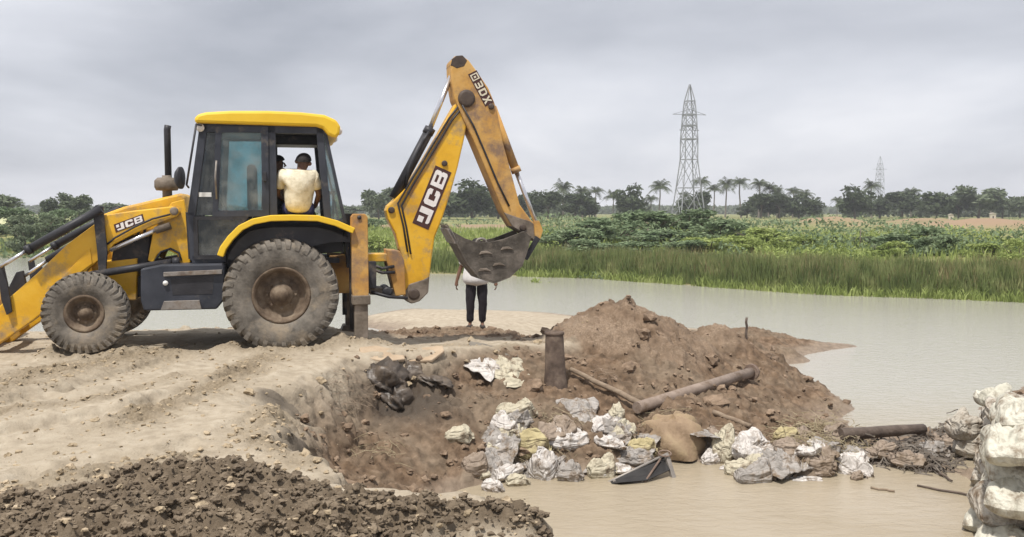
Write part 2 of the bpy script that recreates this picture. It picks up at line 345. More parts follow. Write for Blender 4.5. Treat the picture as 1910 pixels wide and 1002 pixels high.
# clods pressed into the soil
rng = np.random.default_rng(5)
def yi(v): return np.searchsorted(ys, v)
def clods(n, r0, r1, mask, sq=.8):
    global Z
    cnt = 0; tries = 0
    while cnt < n and tries < n * 12:
        tries += 1
        y = 3.8 + (15.5 - 3.8) * rng.random() ** 1.6; x = rng.uniform(-.62 * y, .62 * y)
        if abs(x) > 8.7: continue
        i = min(yi(y), len(ys) - 1); j = int((x + 9) / 18 * NX)
        if rng.random() > mask[i, j]: continue
        r = r0 + (r1 - r0) * rng.random() ** 2.2
        i0, i1 = yi(y - r * 1.3), yi(y + r * 1.3) + 1; dj = int(r * 1.3 / (18 / NX)) + 1; j0, j1 = max(0, j - dj), min(NX + 1, j + dj + 1)
        X = GX[i0:i1, j0:j1] - x; Y = GY[i0:i1, j0:j1] - y
        a = rng.uniform(0, 6.28); e = rng.uniform(.65, 1.0); U = (X * math.cos(a) + Y * math.sin(a)); V = (-X * math.sin(a) + Y * math.cos(a)) / e
        q = np.maximum(np.abs(U), np.abs(V)) * .55 + np.sqrt(U * U + V * V) * .6
        hgt = r * sq * np.sqrt(np.clip(1 - (q / r) ** 2, 0, 1)) * (1 + .5 * U / r * rng.uniform(-1, 1))
        Z[i0:i1, j0:j1] += hgt * .85
        cnt += 1
dig = np.clip(clay * 1.0 + crumb * .55 + slope_dig * (.35 + .5 * sstep(-.1, .3, fbm(GX * 1.3, GY * 1.3, 51, 2))), 0, 1) * sstep(-1.28, -1.12, Z)
Z_pre = Z.copy(); clods(7500, .010, .036, dig); clods(500, .03, .06, np.clip(clay + crumb * .15, 0, 1), .6); clods(2200, .03, .10, np.clip(slope_dig * (.35 + 1.2 * fbm(GX * 1.4, GY * 1.4, 52, 3)), 0, 1), .75)
clods(1500, .008, .022, T * .5)

Z = np.minimum(Z, Z_pre + .045 + .03 * fbm(GX * 6, GY * 6, 55, 2))      # clods heap up, but never into a spike
def gz(x, y):
    i = int(np.clip(np.searchsorted(ys, y) - 1, 0, len(ys) - 2)); fj = (x + 9) / 18 * NX; j = int(np.clip(math.floor(fj), 0, NX - 1))
    ty = (y - ys[i]) / (ys[i + 1] - ys[i]); tx = fj - j
    return float((Z[i, j] * (1 - tx) + Z[i, j + 1] * tx) * (1 - ty) + (Z[i + 1, j] * (1 - tx) + Z[i + 1, j + 1] * tx) * ty)
def hit(px, py):
    d = ray(px, py); t = 3.5; prev = t
    def above(t):
        p = CAM + d * t
        if abs(p.x) < 8.9 and p.y < 28.9: return p.z - max(gz(p.x, p.y), WZ)
        return p.z - WZ
    while t < 60:
        h = above(t)
        if h <= 0:
            lo, hi = prev, t
            for _ in range(7):
                m_ = (lo + hi) / 2
                if above(m_) > 0: lo = m_
                else: hi = m_
            p = CAM + d * hi; return p
        prev = t; t += max(.03, min(.5, h * .8))
    return CAM + d * t

steep = np.clip(np.hypot(*np.gradient(Z, ys, xs)) - .35, 0, 1.2) * sstep(-1.3, -1.1, Z) * (1 - clay)
HX = GX + steep * (.075 * fbm(GY * 4, Z * 5, 95, 4, .6) + .03 * fbm(GY * 15, Z * 15, 97, 2)); HY = GY + steep * (.075 * fbm(GX * 4 + 7, Z * 5, 96, 4, .6) + .03 * fbm(GX * 15, Z * 15, 98, 2))
bank = grid_mesh('ground', np.stack([HX, HY, Z], -1), None)
tag(bank, kind='structure')
# soil zones as a colour attribute: R = dark dug clay, G = reddish brown dug soil, B = crumb / scattered soil
zone = np.zeros((GX.size, 4), np.float32)
red = np.clip(slope_dig * (1 - clay) * 1.2, 0, 1)
heapm = sstep(.03, .12, heap)
zone[:, 0] = clay.ravel(); zone[:, 1] = red.ravel(); zone[:, 2] = np.clip(np.maximum(crumb, 0), 0, 1).ravel(); zone[:, 3] = 1
at = bank.data.color_attributes.new('zone', 'FLOAT_COLOR', 'POINT'); at.data.foreach_set('color', zone.ravel())
zone2 = np.zeros((GX.size, 4), np.float32)
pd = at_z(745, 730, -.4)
hollow = bump(pd.x, pd.y, .75, .5, 1.0, 4) * (1 - T) + .9 * (bump(at_z(575, 805, -.1).x, at_z(575, 805, -.1).y, .22, .28, 1, 4) + bump(at_z(515, 742, -.1).x, at_z(515, 742, -.1).y, .2, .2, 1, 4))  # first patch is dark wet clay; the two slump patches are painted shade
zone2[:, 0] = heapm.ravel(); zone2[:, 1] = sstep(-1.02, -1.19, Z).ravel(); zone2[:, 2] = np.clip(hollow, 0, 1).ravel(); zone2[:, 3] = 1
at = bank.data.color_attributes.new('zone_b', 'FLOAT_COLOR', 'POINT'); at.data.foreach_set('color', zone2.ravel())

def soil_material():
    m = bpy.data.materials.new('soil'); m.use_nodes = True; t = m.node_tree; t.nodes.clear()
    def n(k, **q):
        o = t.nodes.new(k)
        for a, b in q.items(): setattr(o, a, b)
        return o
    L = t.links.new
    out = n('ShaderNodeOutputMaterial'); bs = n('ShaderNodeBsdfPrincipled'); L(bs.outputs[0], out.inputs[0]); bs.inputs['Specular IOR Level'].default_value = .2
    g = n('ShaderNodeNewGeometry')
    def noise(s, det=6, r=.6):
        z = n('ShaderNodeTexNoise'); L(g.outputs['Position'], z.inputs['Vector']); z.inputs['Scale'].default_value = s; z.inputs['Detail'].default_value = det; z.inputs['Roughness'].default_value = r; return z.outputs['Fac']
    def ramp(f, *st):
        r_ = n('ShaderNodeValToRGB'); L(f, r_.inputs[0]); el = r_.color_ramp.elements
        for i, (p, c) in enumerate(st):
            if i < 2: el[i].position = p; el[i].color = (*c, 1)
            else: q = el.new(p); q.color = (*c, 1)
        return r_.outputs[0]
    def mix(f, a, b):
        x = n('ShaderNodeMix', data_type='RGBA'); L(f, x.inputs[0]); L(a, x.inputs[6]); L(b, x.inputs[7]); return x.outputs[2]
    def mth(op, a, b):
        x = n('ShaderNodeMath', operation=op, use_clamp=True)
        for i, v in enumerate((a, b)):
            if isinstance(v, (int, float)): x.inputs[i].default_value = v
            else: L(v, x.inputs[i])
        return x.outputs[0]
    a1 = n('ShaderNodeVertexColor', layer_name='zone'); s1 = n('ShaderNodeSeparateColor'); L(a1.outputs[0], s1.inputs[0])
    a2 = n('ShaderNodeVertexColor', layer_name='zone_b'); s2 = n('ShaderNodeSeparateColor'); L(a2.outputs[0], s2.inputs[0])
    big = noise(1.3, 5); mid = noise(7, 6); fine = noise(38, 4)
    tan = ramp(mid, (.30, (.28, .235, .175)), (.5, (.37, .315, .24)), (.72, (.45, .395, .31)))
    tan = mix(mth('MULTIPLY', ramp(big, (.45, (0, 0, 0)), (.7, (1, 1, 1))), .55), tan, ramp(fine, (.3, (.27, .225, .165)), (.7, (.38, .32, .24))))
    crumbc = ramp(fine, (.3, (.15, .118, .078)), (.7, (.29, .235, .165)))
    redc = ramp(mid, (.30, (.07, .047, .03)), (.46, (.125, .083, .053)), (.6, (.185, .127, .083)), (.74, (.27, .195, .135)))
    redc = mix(ramp(big, (.42, (0, 0, 0)), (.62, (1, 1, 1))), redc, ramp(mid, (.3, (.105, .077, .053)), (.7, (.235, .178, .125))))
    clayc = ramp(mid, (.3, (.085, .064, .043)), (.5, (.14, .108, .075)), (.75, (.215, .17, .12)))
    heapc = mix(ramp(noise(.9, 6), (.45, (0, 0, 0)), (.6, (1, 1, 1))), ramp(mid, (.3, (.10, .068, .045)), (.7, (.22, .155, .105))), ramp(fine, (.32, (.14, .10, .068)), (.5, (.23, .17, .12)), (.68, (.33, .25, .18))))
    wetc = ramp(mid, (.3, (.15, .11, .078)), (.7, (.25, .19, .14)))
    c = mix(s1.outputs[1], tan, redc)
    c = mix(mth('MULTIPLY', s1.outputs[2], mth('ADD', mid, .5)), c, crumbc)
    c = mix(mth('MULTIPLY', s2.outputs[0], mth('ADD', mid, .3)), c, heapc)
    c = mix(mth('MULTIPLY', s1.outputs[0], mth('ADD', mid, .55)), c, clayc)
    c = mix(mth('MULTIPLY', s2.outputs[1], .85), c, wetc)
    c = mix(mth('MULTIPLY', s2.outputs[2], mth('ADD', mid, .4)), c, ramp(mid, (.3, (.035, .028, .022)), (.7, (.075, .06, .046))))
    L(c, bs.inputs['Base Color'])
    mr = n('ShaderNodeMapRange'); L(mth('MAXIMUM', s2.outputs[1], mth('MULTIPLY', s2.outputs[2], .8)), mr.inputs[0]); mr.inputs[3].default_value = .95; mr.inputs[4].default_value = .5; L(mr.outputs[0], bs.inputs['Roughness'])
    bp = n('ShaderNodeBump'); bp.inputs['Strength'].default_value = .9; bp.inputs['Distance'].default_value = .02
    L(mth('ADD', mth('MULTIPLY', noise(55, 6, .7), .7), mth('MULTIPLY', noise(16, 5), .5)), bp.inputs['Height']); L(bp.outputs[0], bs.inputs['Normal'])
    return m
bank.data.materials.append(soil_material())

# loose clods and crumbs on top: real lumps, far too many to count
def lump(seed, sub):
    import bmesh
    bm = bmesh.new(); bmesh.ops.create_icosphere(bm, subdivisions=sub, radius=1.0); r = random.Random(seed)
    V = np.array([v.co for v in bm.verts]); Fc = np.array([[v.index for v in f.verts] for f in bm.faces]); bm.free()
    k = 1 + .55 * perlin(V[:, 0] * 1.2 + V[:, 2] * .9 + seed * 7, V[:, 1] * 1.2 - V[:, 2] * .8, seed) + .40 * perlin(V[:, 0] * 2.9 + V[:, 2] * 2, V[:, 1] * 2.9 - V[:, 2] * 2.2 + seed, seed + 9) + np.array([r.uniform(-.1, .1) for _ in range(len(V))])
    return V * k[:, None] * np.array([1, r.uniform(.65, 1), r.uniform(.5, .8)]), Fc
LUMPS = [[lump(s, 1) for s in range(10)], [lump(s + 50, 2) for s in range(10)]]
def scatter_lumps(name, n, r0, r1, mask, cols, label):
    VV = []; FF = []; b = 0; cnt = 0; tries = 0
    while cnt < n and tries < n * 15:
        tries += 1
        y = 3.7 + 12.1 * rng.random() ** 1.7; x = rng.uniform(-.62 * y, .62 * y)
        if abs(x) > 8.7: continue
        i = min(yi(y), len(ys) - 1); j = int((x + 9) / 18 * NX)
        if rng.random() > mask[i, j]: continue
        r = r0 + (r1 - r0) * rng.random() ** 3.5; V, Fc = LUMPS[1 if r > .024 else 0][cnt % 10]
        a = rng.uniform(0, 6.28); c, s = math.cos(a), math.sin(a); P = V * r; P = np.stack([P[:, 0] * c - P[:, 1] * s, P[:, 0] * s + P[:, 1] * c, P[:, 2]], -1) + np.array([x, y, Z[i, j] + r * .05])
        VV.append(P); FF.append(Fc + b); b += len(V); cnt += 1
    me = bpy.data.meshes.new(name); quick(me, np.concatenate(VV), np.concatenate(FF), False); me.materials.append(cols)
    o = bpy.data.objects.new(name, me); COL.objects.link(o); tag(o, label, 'soil', kind='stuff'); return o
dryland = sstep(-1.2, -1.14, Z)
m_clay = mat('clay_clods', [(.085, .064, .043), (.14, .108, .075), (.215, .17, .12)], 9, .95, .6, 60)
m_crumb = mat('dry_crumbs', [(.20, .155, .10), (.34, .27, .18), (.42, .34, .24)], 9, .95, .5, 60)
m_red = mat('brown_clods', [(.12, .084, .058), (.19, .135, .092), (.28, .205, .145)], 7, .95, .5, 60)
scatter_lumps('clay_clods', 6500, .005, .030, np.clip(clay, 0, 1) * dryland, m_clay, 'dark brown clods of dug clay heaped in the foreground')
scatter_lumps('soil_crumbs', 4600, .004, .03, np.clip(crumb * .8 + T * .12, 0, 1) * dryland, m_crumb, 'dry tan crumbs of soil strewn between the wheel tracks')
scatter_lumps('dug_clods', 3000, .006, .05, np.clip(slope_dig * (.5 + fbm(GX * 1.5, GY * 1.5, 77, 2)), 0, 1) * dryland, m_red, 'brown clods of soil lying over the dug slope')

edge_m = np.clip(np.exp(-((SD + .12) / .22) ** 2) * front * (.4 + 1.2 * fbm(GX * 2, GY * 2, 79, 2)), 0, 1) * dryland
scatter_lumps('edge_clods', 450, .010, .075, edge_m, m_crumb, 'tan clods crumbling off the broken edge of the bank')
big_m = np.clip(slope_dig * (.2 + 1.4 * fbm(GX * 1.1, GY * 1.1, 78, 2)), 0, 1) * dryland
scatter_lumps('dug_lumps', 260, .05, .15, big_m, m_red, 'larger brown lumps of soil lying over the dug slope')
# ------------------------------------------------------------------ water and the far land
def water_material():
    m = bpy.data.materials.new('muddy_water'); m.use_nodes = True; t = m.node_tree; bs = t.nodes['Principled BSDF']; L = t.links.new
    bs.inputs['Roughness'].default_value = .07; bs.inputs['IOR'].default_value = 1.33; bs.inputs['Specular IOR Level'].default_value = .5
    g = t.nodes.new('ShaderNodeNewGeometry')
    nz = t.nodes.new('ShaderNodeTexNoise'); L(g.outputs['Position'], nz.inputs['Vector']); nz.inputs['Scale'].default_value = .35; nz.inputs['Detail'].default_value = 4; nz.inputs['Distortion'].default_value = .8
    r = t.nodes.new('ShaderNodeValToRGB'); L(nz.outputs['Fac'], r.inputs[0]); r.color_ramp.elements[0].position = .3; r.color_ramp.elements[0].color = (.29, .24, .165, 1); r.color_ramp.elements[1].position = .7; r.color_ramp.elements[1].color = (.35, .30, .225, 1)
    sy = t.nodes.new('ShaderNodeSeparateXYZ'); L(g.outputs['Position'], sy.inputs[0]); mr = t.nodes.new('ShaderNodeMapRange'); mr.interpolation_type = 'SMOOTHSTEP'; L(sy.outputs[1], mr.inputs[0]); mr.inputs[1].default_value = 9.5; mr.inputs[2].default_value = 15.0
    mxw = t.nodes.new('ShaderNodeMix'); mxw.data_type = 'RGBA'; L(mr.outputs[0], mxw.inputs[0]); L(r.outputs[0], mxw.inputs[6]); mxw.inputs[7].default_value = (.36, .345, .30, 1)   # sky reflection put into the pond's base colour as grey; pool stays silt brown
    L(mxw.outputs[2], bs.inputs['Base Color'])
    mp = t.nodes.new('ShaderNodeMapping'); L(g.outputs['Position'], mp.inputs[0]); mp.inputs['Scale'].default_value = (1.0, 2.2, 1)
    a = t.nodes.new('ShaderNodeTexNoise'); L(mp.outputs[0], a.inputs['Vector']); a.inputs['Scale'].default_value = 4.5; a.inputs['Detail'].default_value = 7; a.inputs['Roughness'].default_value = .65; a.inputs['Distortion'].default_value = .8
    b = t.nodes.new('ShaderNodeBump'); b.inputs['Strength'].default_value = .5; b.inputs['Distance'].default_value = .025; L(a.outputs['Fac'], b.inputs['Height']); L(b.outputs[0], bs.inputs['Normal'])
    return m
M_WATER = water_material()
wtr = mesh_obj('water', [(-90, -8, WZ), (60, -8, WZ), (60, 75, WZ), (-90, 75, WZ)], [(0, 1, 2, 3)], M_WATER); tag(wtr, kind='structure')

# the far shore line (x, y), from the photograph's left to its right
shore = [tuple(at_z(px, py, WZ).xy) for px, py in ((-900, 478), (-300, 476), (0, 478), (350, 492), (700, 508), (900, 513), (1100, 519), (1300, 533), (1500, 548), (1700, 555), (1910, 563), (2300, 585), (2900, 640))]
SX = np.array([p[0] for p in shore]); SY = np.array([p[1] for p in shore])
def shore_y(x): return np.interp(x, SX, SY) + .55 * fbm(np.asarray(x, float) * .45, np.asarray(x, float) * 0 + 2.2, 66, 4, .6)
fx = np.concatenate([np.linspace(-900, -70, 60), np.linspace(-66, 50, 240), np.linspace(54, 900, 60)])
t_ = np.concatenate([np.array([-1.5, -.5, 0]), np.linspace(.3, 14, 46), np.geomspace(15, 880, 60)])
FX, FT = np.meshgrid(fx, t_); FY = shore_y(FX) + FT * np.where(np.abs(FX) > 1e9, 1, 1)
FZ = WZ + np.clip(FT, -2, 0) * .35 + .16 * sstep(0, 1.2, FT) + .9 * sstep(1, 11, FT) + .4 * sstep(8, 45, FT) + .16 * fbm(FX * .12, FY * .12, 61, 4) * sstep(1, 6, FT) + .1 * fbm(FX * .7, FY * .7, 62, 3) * sstep(0, 3, FT)
def far_mound(px, Y, h, rx, ry):
    global FZ
    x = (px - 955) / FPX * Y; FZ = FZ + h * np.exp(-(((FX - x) / rx) ** 2 + ((FY - Y) / ry) ** 2))
far_mound(1545, 95, 1.25, 3.2, 4); far_mound(1830, 75, .9, 6, 5); far_mound(1720, 95, .9, 4.0, 5); far_mound(1640, 85, .35, 5, 4)
field = grid_mesh('field', np.stack([FX, FY, FZ], -1), None); tag(field, kind='structure')
far_bare = np.zeros(FX.shape)
for px, Y, rx, ry in ((1545, 95, 4.5, 5), (1830, 75, 8, 7), (1720, 95, 5, 5), (850, 90, 14, 9), (1640, 85, 6, 3)):
    x = (px - 955) / FPX * Y; far_bare = np.maximum(far_bare, np.exp(-(((FX - x) / rx) ** 2 + ((FY - Y) / ry) ** 2) ** 2))
zz_ = np.zeros((FX.size, 4), np.float32); zz_[:, 0] = far_bare.ravel(); zz_[:, 1] = sstep(1.2, .2, FT).ravel(); zz_[:, 3] = 1
field.data.color_attributes.new('zone', 'FLOAT_COLOR', 'POINT').data.foreach_set('color', zz_.ravel())
def field_material():
    m = mat('field', [(.10, .125, .045), (.18, .19, .07), (.27, .24, .11)], .25, .95, .6, 3.0, detail=8)
    t = m.node_tree; bs = [q for q in t.nodes if q.type == 'BSDF_PRINCIPLED'][0]; src = bs.inputs['Base Color'].links[0].from_socket
    a = t.nodes.new('ShaderNodeVertexColor'); a.layer_name = 'zone'; s = t.nodes.new('ShaderNodeSeparateColor'); t.links.new(a.outputs[0], s.inputs[0])
    x = t.nodes.new('ShaderNodeMix'); x.data_type = 'RGBA'; t.links.new(s.outputs[0], x.inputs[0]); t.links.new(src, x.inputs[6]); x.inputs[7].default_value = (.27, .185, .12, 1)
    y = t.nodes.new('ShaderNodeMix'); y.data_type = 'RGBA'; t.links.new(s.outputs[1], y.inputs[0]); t.links.new(x.outputs[2], y.inputs[6]); y.inputs[7].default_value = (.22, .2, .1, 1)
    t.links.new(y.outputs[2], bs.inputs['Base Color']); return m
field.data.materials.append(field_material())
def far_z(x, y):
    j = int(np.clip(np.searchsorted(fx, x), 1, len(fx) - 1)); T_ = y - float(shore_y(x)); i = int(np.clip(np.searchsorted(t_, T_), 1, len(t_) - 1))
    return float(FZ[i, j])
# ------------------------------------------------------------------ backhoe loader
TH = R(14.0)
M_O = Vector((-2.86 - math.sin(TH), 11.0 + math.cos(TH), -.035))
M_X = Vector((-math.cos(TH), -math.sin(TH), 0)); M_Y = Vector((math.sin(TH), -math.cos(TH), 0))
def ml(px, py, ly):
    """the machine's own (x, z) where the sight line to a point of the side view meets its plane y = ly"""
    d = ray(px, py); t = (ly - (CAM - M_O).dot(M_Y)) / d.dot(M_Y); p = CAM + d * t - M_O
    return (p.dot(M_X), p.z)
def mp3(px, py, ly):
    x, z = ml(px, py, ly); return (x, ly, z)
def mpoly(pts, ly): return [ml(a, b, ly) for a, b in pts]
DIRT = (.27, .20, .13)
Y_ = mat('yellow_paint', [(.56, .295, .012), (.68, .375, .016), (.72, .42, .03)], 2.2, .42, .08, 30, obj=True, spec=.45, wear=(DIRT, 2.6, .585))
YD = mat('weathered_yellow_paint', [(.38, .195, .055), (.50, .28, .075), (.56, .345, .12)], 2.0, .65, .12, 30, obj=True, wear=((.23, .15, .10), 2.4, .535))
YL = mat('roof_yellow', [(.70, .44, .02), (.76, .5, .03)], 2.0, .45, .05, 20, obj=True, spec=.4, wear=((.45, .36, .2), 3.0, .68))
BK = mat('black_paint', [(.022, .022, .026), (.04, .04, .046)], 4, .5, .1, 30, obj=True, wear=((.16, .13, .10), 4.0, .64))
GR = mat('dark_grey_panel', [(.026, .03, .04), (.048, .052, .066)], 3, .5, .05, 30, obj=True, wear=((.17, .145, .115), 3.5, .66))
RB = mat('dusty_rubber', [(.085, .075, .064), (.15, .135, .115), (.22, .195, .165)], 5, .9, .3, 40, obj=True, wear=((.26, .215, .16), 3.0, .58))
RIM = mat('muddy_rim', [(.075, .052, .035), (.125, .09, .062), (.20, .155, .11)], 6, .85, .3, 40, obj=True)
ST = mat('worn_steel', [(.17, .155, .14), (.26, .24, .22), (.14, .11, .09)], 5, .55, .2, 30, metal=.35, obj=True, wear=((.20, .15, .105), 3.0, .6))
CH = mat('chromed_rod', [(.55, .55, .58), (.66, .66, .69)], 8, .25, metal=.85, obj=True)
MUDST = mat('muddy_steel', [(.10, .08, .062), (.17, .14, .11), (.24, .2, .165)], 4, .7, .35, 25, obj=True, metal=.1)
OIL = mat('oily_pin', [(.05, .036, .03), (.09, .066, .05)], 6, .6, .2, 30, obj=True)
WH = mat('white_plastic', [(.62, .62, .60), (.72, .72, .70)], 5, .5, obj=True)
DEC = mat('decal_dark', [(.05, .022, .02), (.075, .032, .028)], 6, .5, obj=True)
DECW = mat('decal_white', [(.66, .62, .60), (.76, .73, .71)], 10, .5, obj=True, wear=((.42, .34, .26), 5.0, .70))
DECO = mat('decal_cream', [(.58, .53, .40), (.68, .63, .5)], 10, .5, obj=True)
GL = glass('tinted_glass', (.60, .76, .78), .09); GLD = glass('dark_tinted_glass', (.16, .19, .23), .07); GLC = glass('clear_glass', (.72, .80, .82), .08)
SEATM = mat('seat_vinyl', [(.03, .03, .035), (.05, .05, .055)], 6, .6, obj=True)
LAMP = mat('lamp_lens', [(.6, .55, .5), (.75, .72, .68)], 9, .25, obj=True)

bh = empty('backhoe_loader', M_O, math.pi + TH)
tag(bh, 'yellow and black backhoe loader with its rear bucket raised beside the pond', 'backhoe loader')

def wheel(c, rad, wdt, rimr, nl, side):
    wl = empty('wheel', c, 0, bh)
    h = wdt / 2; rc = rad - .032
    prof = [(rimr, -h * .78), (rimr + .02, -h * .9), (rimr + (rc - rimr) * .45, -h * 1.0), (rc - .07, -h * .98), (rc - .02, -h * .86), (rc, -h * .5), (rc + .004, 0), (rc, h * .5), (rc - .02, h * .86), (rc - .07, h * .98), (rimr + (rc - rimr) * .45, h), (rimr + .02, h * .9), (rimr, h * .78)]
    b = MB().lathe(prof, n=72)
    for s in (-1, 1):
        for k in range(nl):
            A0 = 2 * math.pi * (k + (.5 if s > 0 else 0)) / nl; V = []
            for (yy, ro, ri, sh, wa) in ((-.02, rad, rc - .01, 0.0, .40), (h * .45, rad - .003, rc - .012, .32, .42), (h * .93, rad - .02, rc - .04, .75, .46), (h * 1.02, rad - .085, rc - .095, .82, .44)):
                for (rr, aa) in ((ro, -.5), (ro, .5), (ri, .5), (ri, -.5)):
                    A = A0 + (sh + aa * wa * 1.05) * 2 * math.pi / nl; V.append((rr * math.cos(A), s * yy, rr * math.sin(A)))
            F = []
            for q in range(3):
                a = 4 * q; d = a + 4
                F += [(a + i, a + (i + 1) % 4, d + (i + 1) % 4, d + i) for i in range(4)]
            F += [(3, 2, 1, 0), (12, 13, 14, 15)]
            b.add(V, F)
    b.build('tyre', RB, wl)
    o = side
    def fl(p): return [(r, o * y) for r, y in p]
    MB().lathe(fl([(rimr + .005, h * .8), (rimr + .012, h * .88), (rimr - .02, h * .86), (rimr - .045, h * .62), (rimr - .06, h * .35), (rimr * .62, h * .25), (rimr * .6, h * .33), (.0, h * .33)]), n=48).build('rim', RIM, wl)
    MB().lathe(fl([(rimr - .03, -h * .7), (rimr - .05, -h * .1), (0, -h * .1)]), n=32).build('inner_disc', BK, wl)
    MB().lathe(fl([(rimr * .42, h * .33), (rimr * .4, h * .52), (rimr * .26, h * .56), (rimr * .24, h * .72), (0, h * .74)]), n=28).build('hub', RIM, wl)
    for k in range(8):
        A = 2 * math.pi * k / 8; r_ = rimr * .5
        MB().lathe(fl([(.016, h * .3), (.016, h * .42), (0, h * .43)]), (r_ * math.cos(A), 0, r_ * math.sin(A)), n=6, smooth=False).build('wheel_nut', RIM, wl)
    return wl
RR = .71; rz_ = ml(525, 550, 1.0)[1]; rx_ = ml(525, 550, 1.0)[0]
FR = .49; fx_, fz_ = ml(158, 585, 1.0)
for s in (1, -1):
    wheel((rx_, s * .885, rz_), RR, .42, .345, 34, s)
    wheel((fx_, s * .90, fz_), FR, .30, .215, 34, s)

def both(f):
    for s in (1, -1): f(s)
# chassis, axles, engine
zc = ml(300, 540, .3)[1]
MB().box(((rx_ + fx_) / 2 - .1, 0, .78), (abs(fx_ - rx_) + .9, .62, .26)).build('chassis', BK, bh, .01)
MB().tube([(rx_, -.75, rz_), (rx_, -.3, rz_)], .11).tube([(rx_, .75, rz_), (rx_, .3, rz_)], .11).lathe([(.0, -.24), (.2, -.2), (.24, 0), (.2, .2), (0, .24)], (rx_, 0, rz_), n=20).build('rear_axle', BK, bh)
MB().box((fx_, 0, fz_), (.16, 1.5, .16)).box((fx_, 0, fz_ + .15), (.3, .4, .2)).build('front_axle', BK, bh, .01)
fxa = ml(192, 520, .42)[0]; fxb = ml(258, 520, .42)[0]
MB().prism(mpoly([(170, 492), (256, 482), (254, 560), (216, 561), (176, 545)], .42), -.42, .42).build('front_frame', Y_, bh, .012)
MB().prism(mpoly([(212, 452), (282, 425), (276, 500), (205, 505)], .36), -.36, .36).build('engine', BK, bh, .02)
hood = MB().prism(mpoly([(186, 402), (230, 386), (338, 360), (346, 366), (346, 420), (290, 432), (205, 448), (183, 430)], .38), -.38, .38).build('hood', Y_, bh, .03)
MB().prism(mpoly([(181, 412), (186, 403), (206, 444), (203, 450), (181, 432)], .382), -.34, .34).build('grille', BK, hood, .005)
for k in range(5):
    a = ml(222 + 12 * k, 445 - 2 * k, .385); MB().box((a[0], .385, a[1]), (.03, .012, .2)).build('vent', BK, hood)
def tower(s):
    MB().prism(mpoly([(276, 486), (286, 432), (320, 378), (344, 372), (352, 430), (355, 490), (338, 492), (330, 474), (312, 466), (294, 474), (286, 490)], .5), s * .44, s * .52).build('loader_tower', Y_, bh, .008)
both(tower)
# tank, step and battery box
def side_box(s):
    MB().prism(mpoly([(262, 502), (300, 494), (420, 492), (418, 560), (404, 577), (268, 580), (262, 560)], .9), s * .42, s * .9).build('fuel_tank', GR, bh, .02)
both(side_box)
MB().prism(mpoly([(318, 520), (400, 512), (396, 548), (322, 550)], .9), .9, .905).build('tank_panel', BK, bh)
MB().prism(mpoly([(305, 508), (414, 503), (414, 511), (305, 516)], .93), .78, .94).build('step', ST, bh, .004)
MB().prism(mpoly([(306, 562), (372, 560), (376, 576), (300, 578)], .93), .80, .95).build('step', ST, bh, .004)
c = mp3(309, 528, .9); MB().lathe([(.03, 0), (.03, .03), (0, .034)], c, n=16).build('filler_cap', WH, bh)
# loader arms
ARM = [(320, 385), (331, 388), (336, 395), (331, 404), (297, 416), (250, 436), (212, 456), (196, 478), (166, 500), (134, 541), (62, 598), (0, 641), (-55, 682), (-82, 652), (0, 570), (68, 511), (126, 455), (174, 420), (194, 401), (250, 393)]
def arm(s):
    a = MB().prism(mpoly(ARM, .60), s * .46, s * .60).build('loader_arm', Y_, bh, .014)
    x, z = ml(325, 394, .6); MB().lathe([(.05, -.02), (.05, .03), (.03, .035), (0, .035)] if s > 0 else [(.05, .02), (.05, -.03), (0, -.035)], (x, s * .6, z), n=18).build('pivot_pin', MUDST, a)
    x, z = ml(130, 505, .6); x2, z2 = ml(70, 560, .6)
    MB().prism(mpoly([(168, 462), (172, 492), (120, 530), (112, 522)], .61), s * .60, s * .612).build('stiffener_plate', Y_, a, .004)
    MB().prism(mpoly([(172, 388), (180, 382), (192, 385), (196, 430), (200, 470), (197, 515), (184, 516), (181, 470)], .66), s * .615, s * .66).build('tipping_lever', BK, bh, .008)
    A = mp3(190, 390, .66); B = mp3(52, 467, .66); Cc = mp3(2, 498, .66)
    f = lambda p: (p[0], s * .52 if s < 0 else .69, p[2])
    q = MB().tube([f(A), f(B)], .052, 16).tube([f(mp3(60, 463, .66)), f(mp3(50, 468, .66))], .06, 16).build('tipping_ram', BK, bh)
    MB().tube([f(B), f(Cc)], .022).build('ram_rod', CH, q)
    A = mp3(164, 440, .5); B = mp3(84, 487, .5); Cc = mp3(36, 520, .5); g = lambda p: (p[0], s * .40, p[2])
    q = MB().tube([g(A), g(B)], .05, 16).build('crowd_ram', BK, bh)
    MB().tube([g(B), g(Cc)], .02).build('ram_rod', CH, q)
    MB().prism(mpoly([(-6, 498), (6, 494), (16, 540), (22, 582), (12, 588), (2, 560)], .66), s * .62, s * .66).build('bucket_lever', BK, bh, .006)
    MB().prism(mpoly([(30, 508), (42, 505), (48, 530), (20, 556), (14, 540)], .45), s * .38, s * .45).build('bucket_link', BK, bh, .006)
    q = MB().tube([(p[0], s * .64, p[2]) for p in (mp3(170, 513, .64), mp3(320, 489, .64))], .046, 16).tube([(p[0], s * .64, p[2]) for p in (mp3(322, 489, .64), mp3(336, 487, .64))], .055, 14).build('lift_ram', BK, bh)
    q2 = MB().tube([(p[0], s * .60, p[2]) for p in (mp3(206, 467, .6), mp3(294, 428, .6))], .026, 12).build('lift_rod', CH, bh)
    MB().tube([(p[0], s * .60, p[2]) for p in (mp3(290, 430, .6), mp3(318, 421, .6))], .045, 12).build('rod_eye', MUDST, q2)
both(arm)
xa, za = ml(20, 605, 0); MB().tube([(xa, -.5, za), (xa, .5, za)], .07, 16).build('cross_tube', Y_, bh)
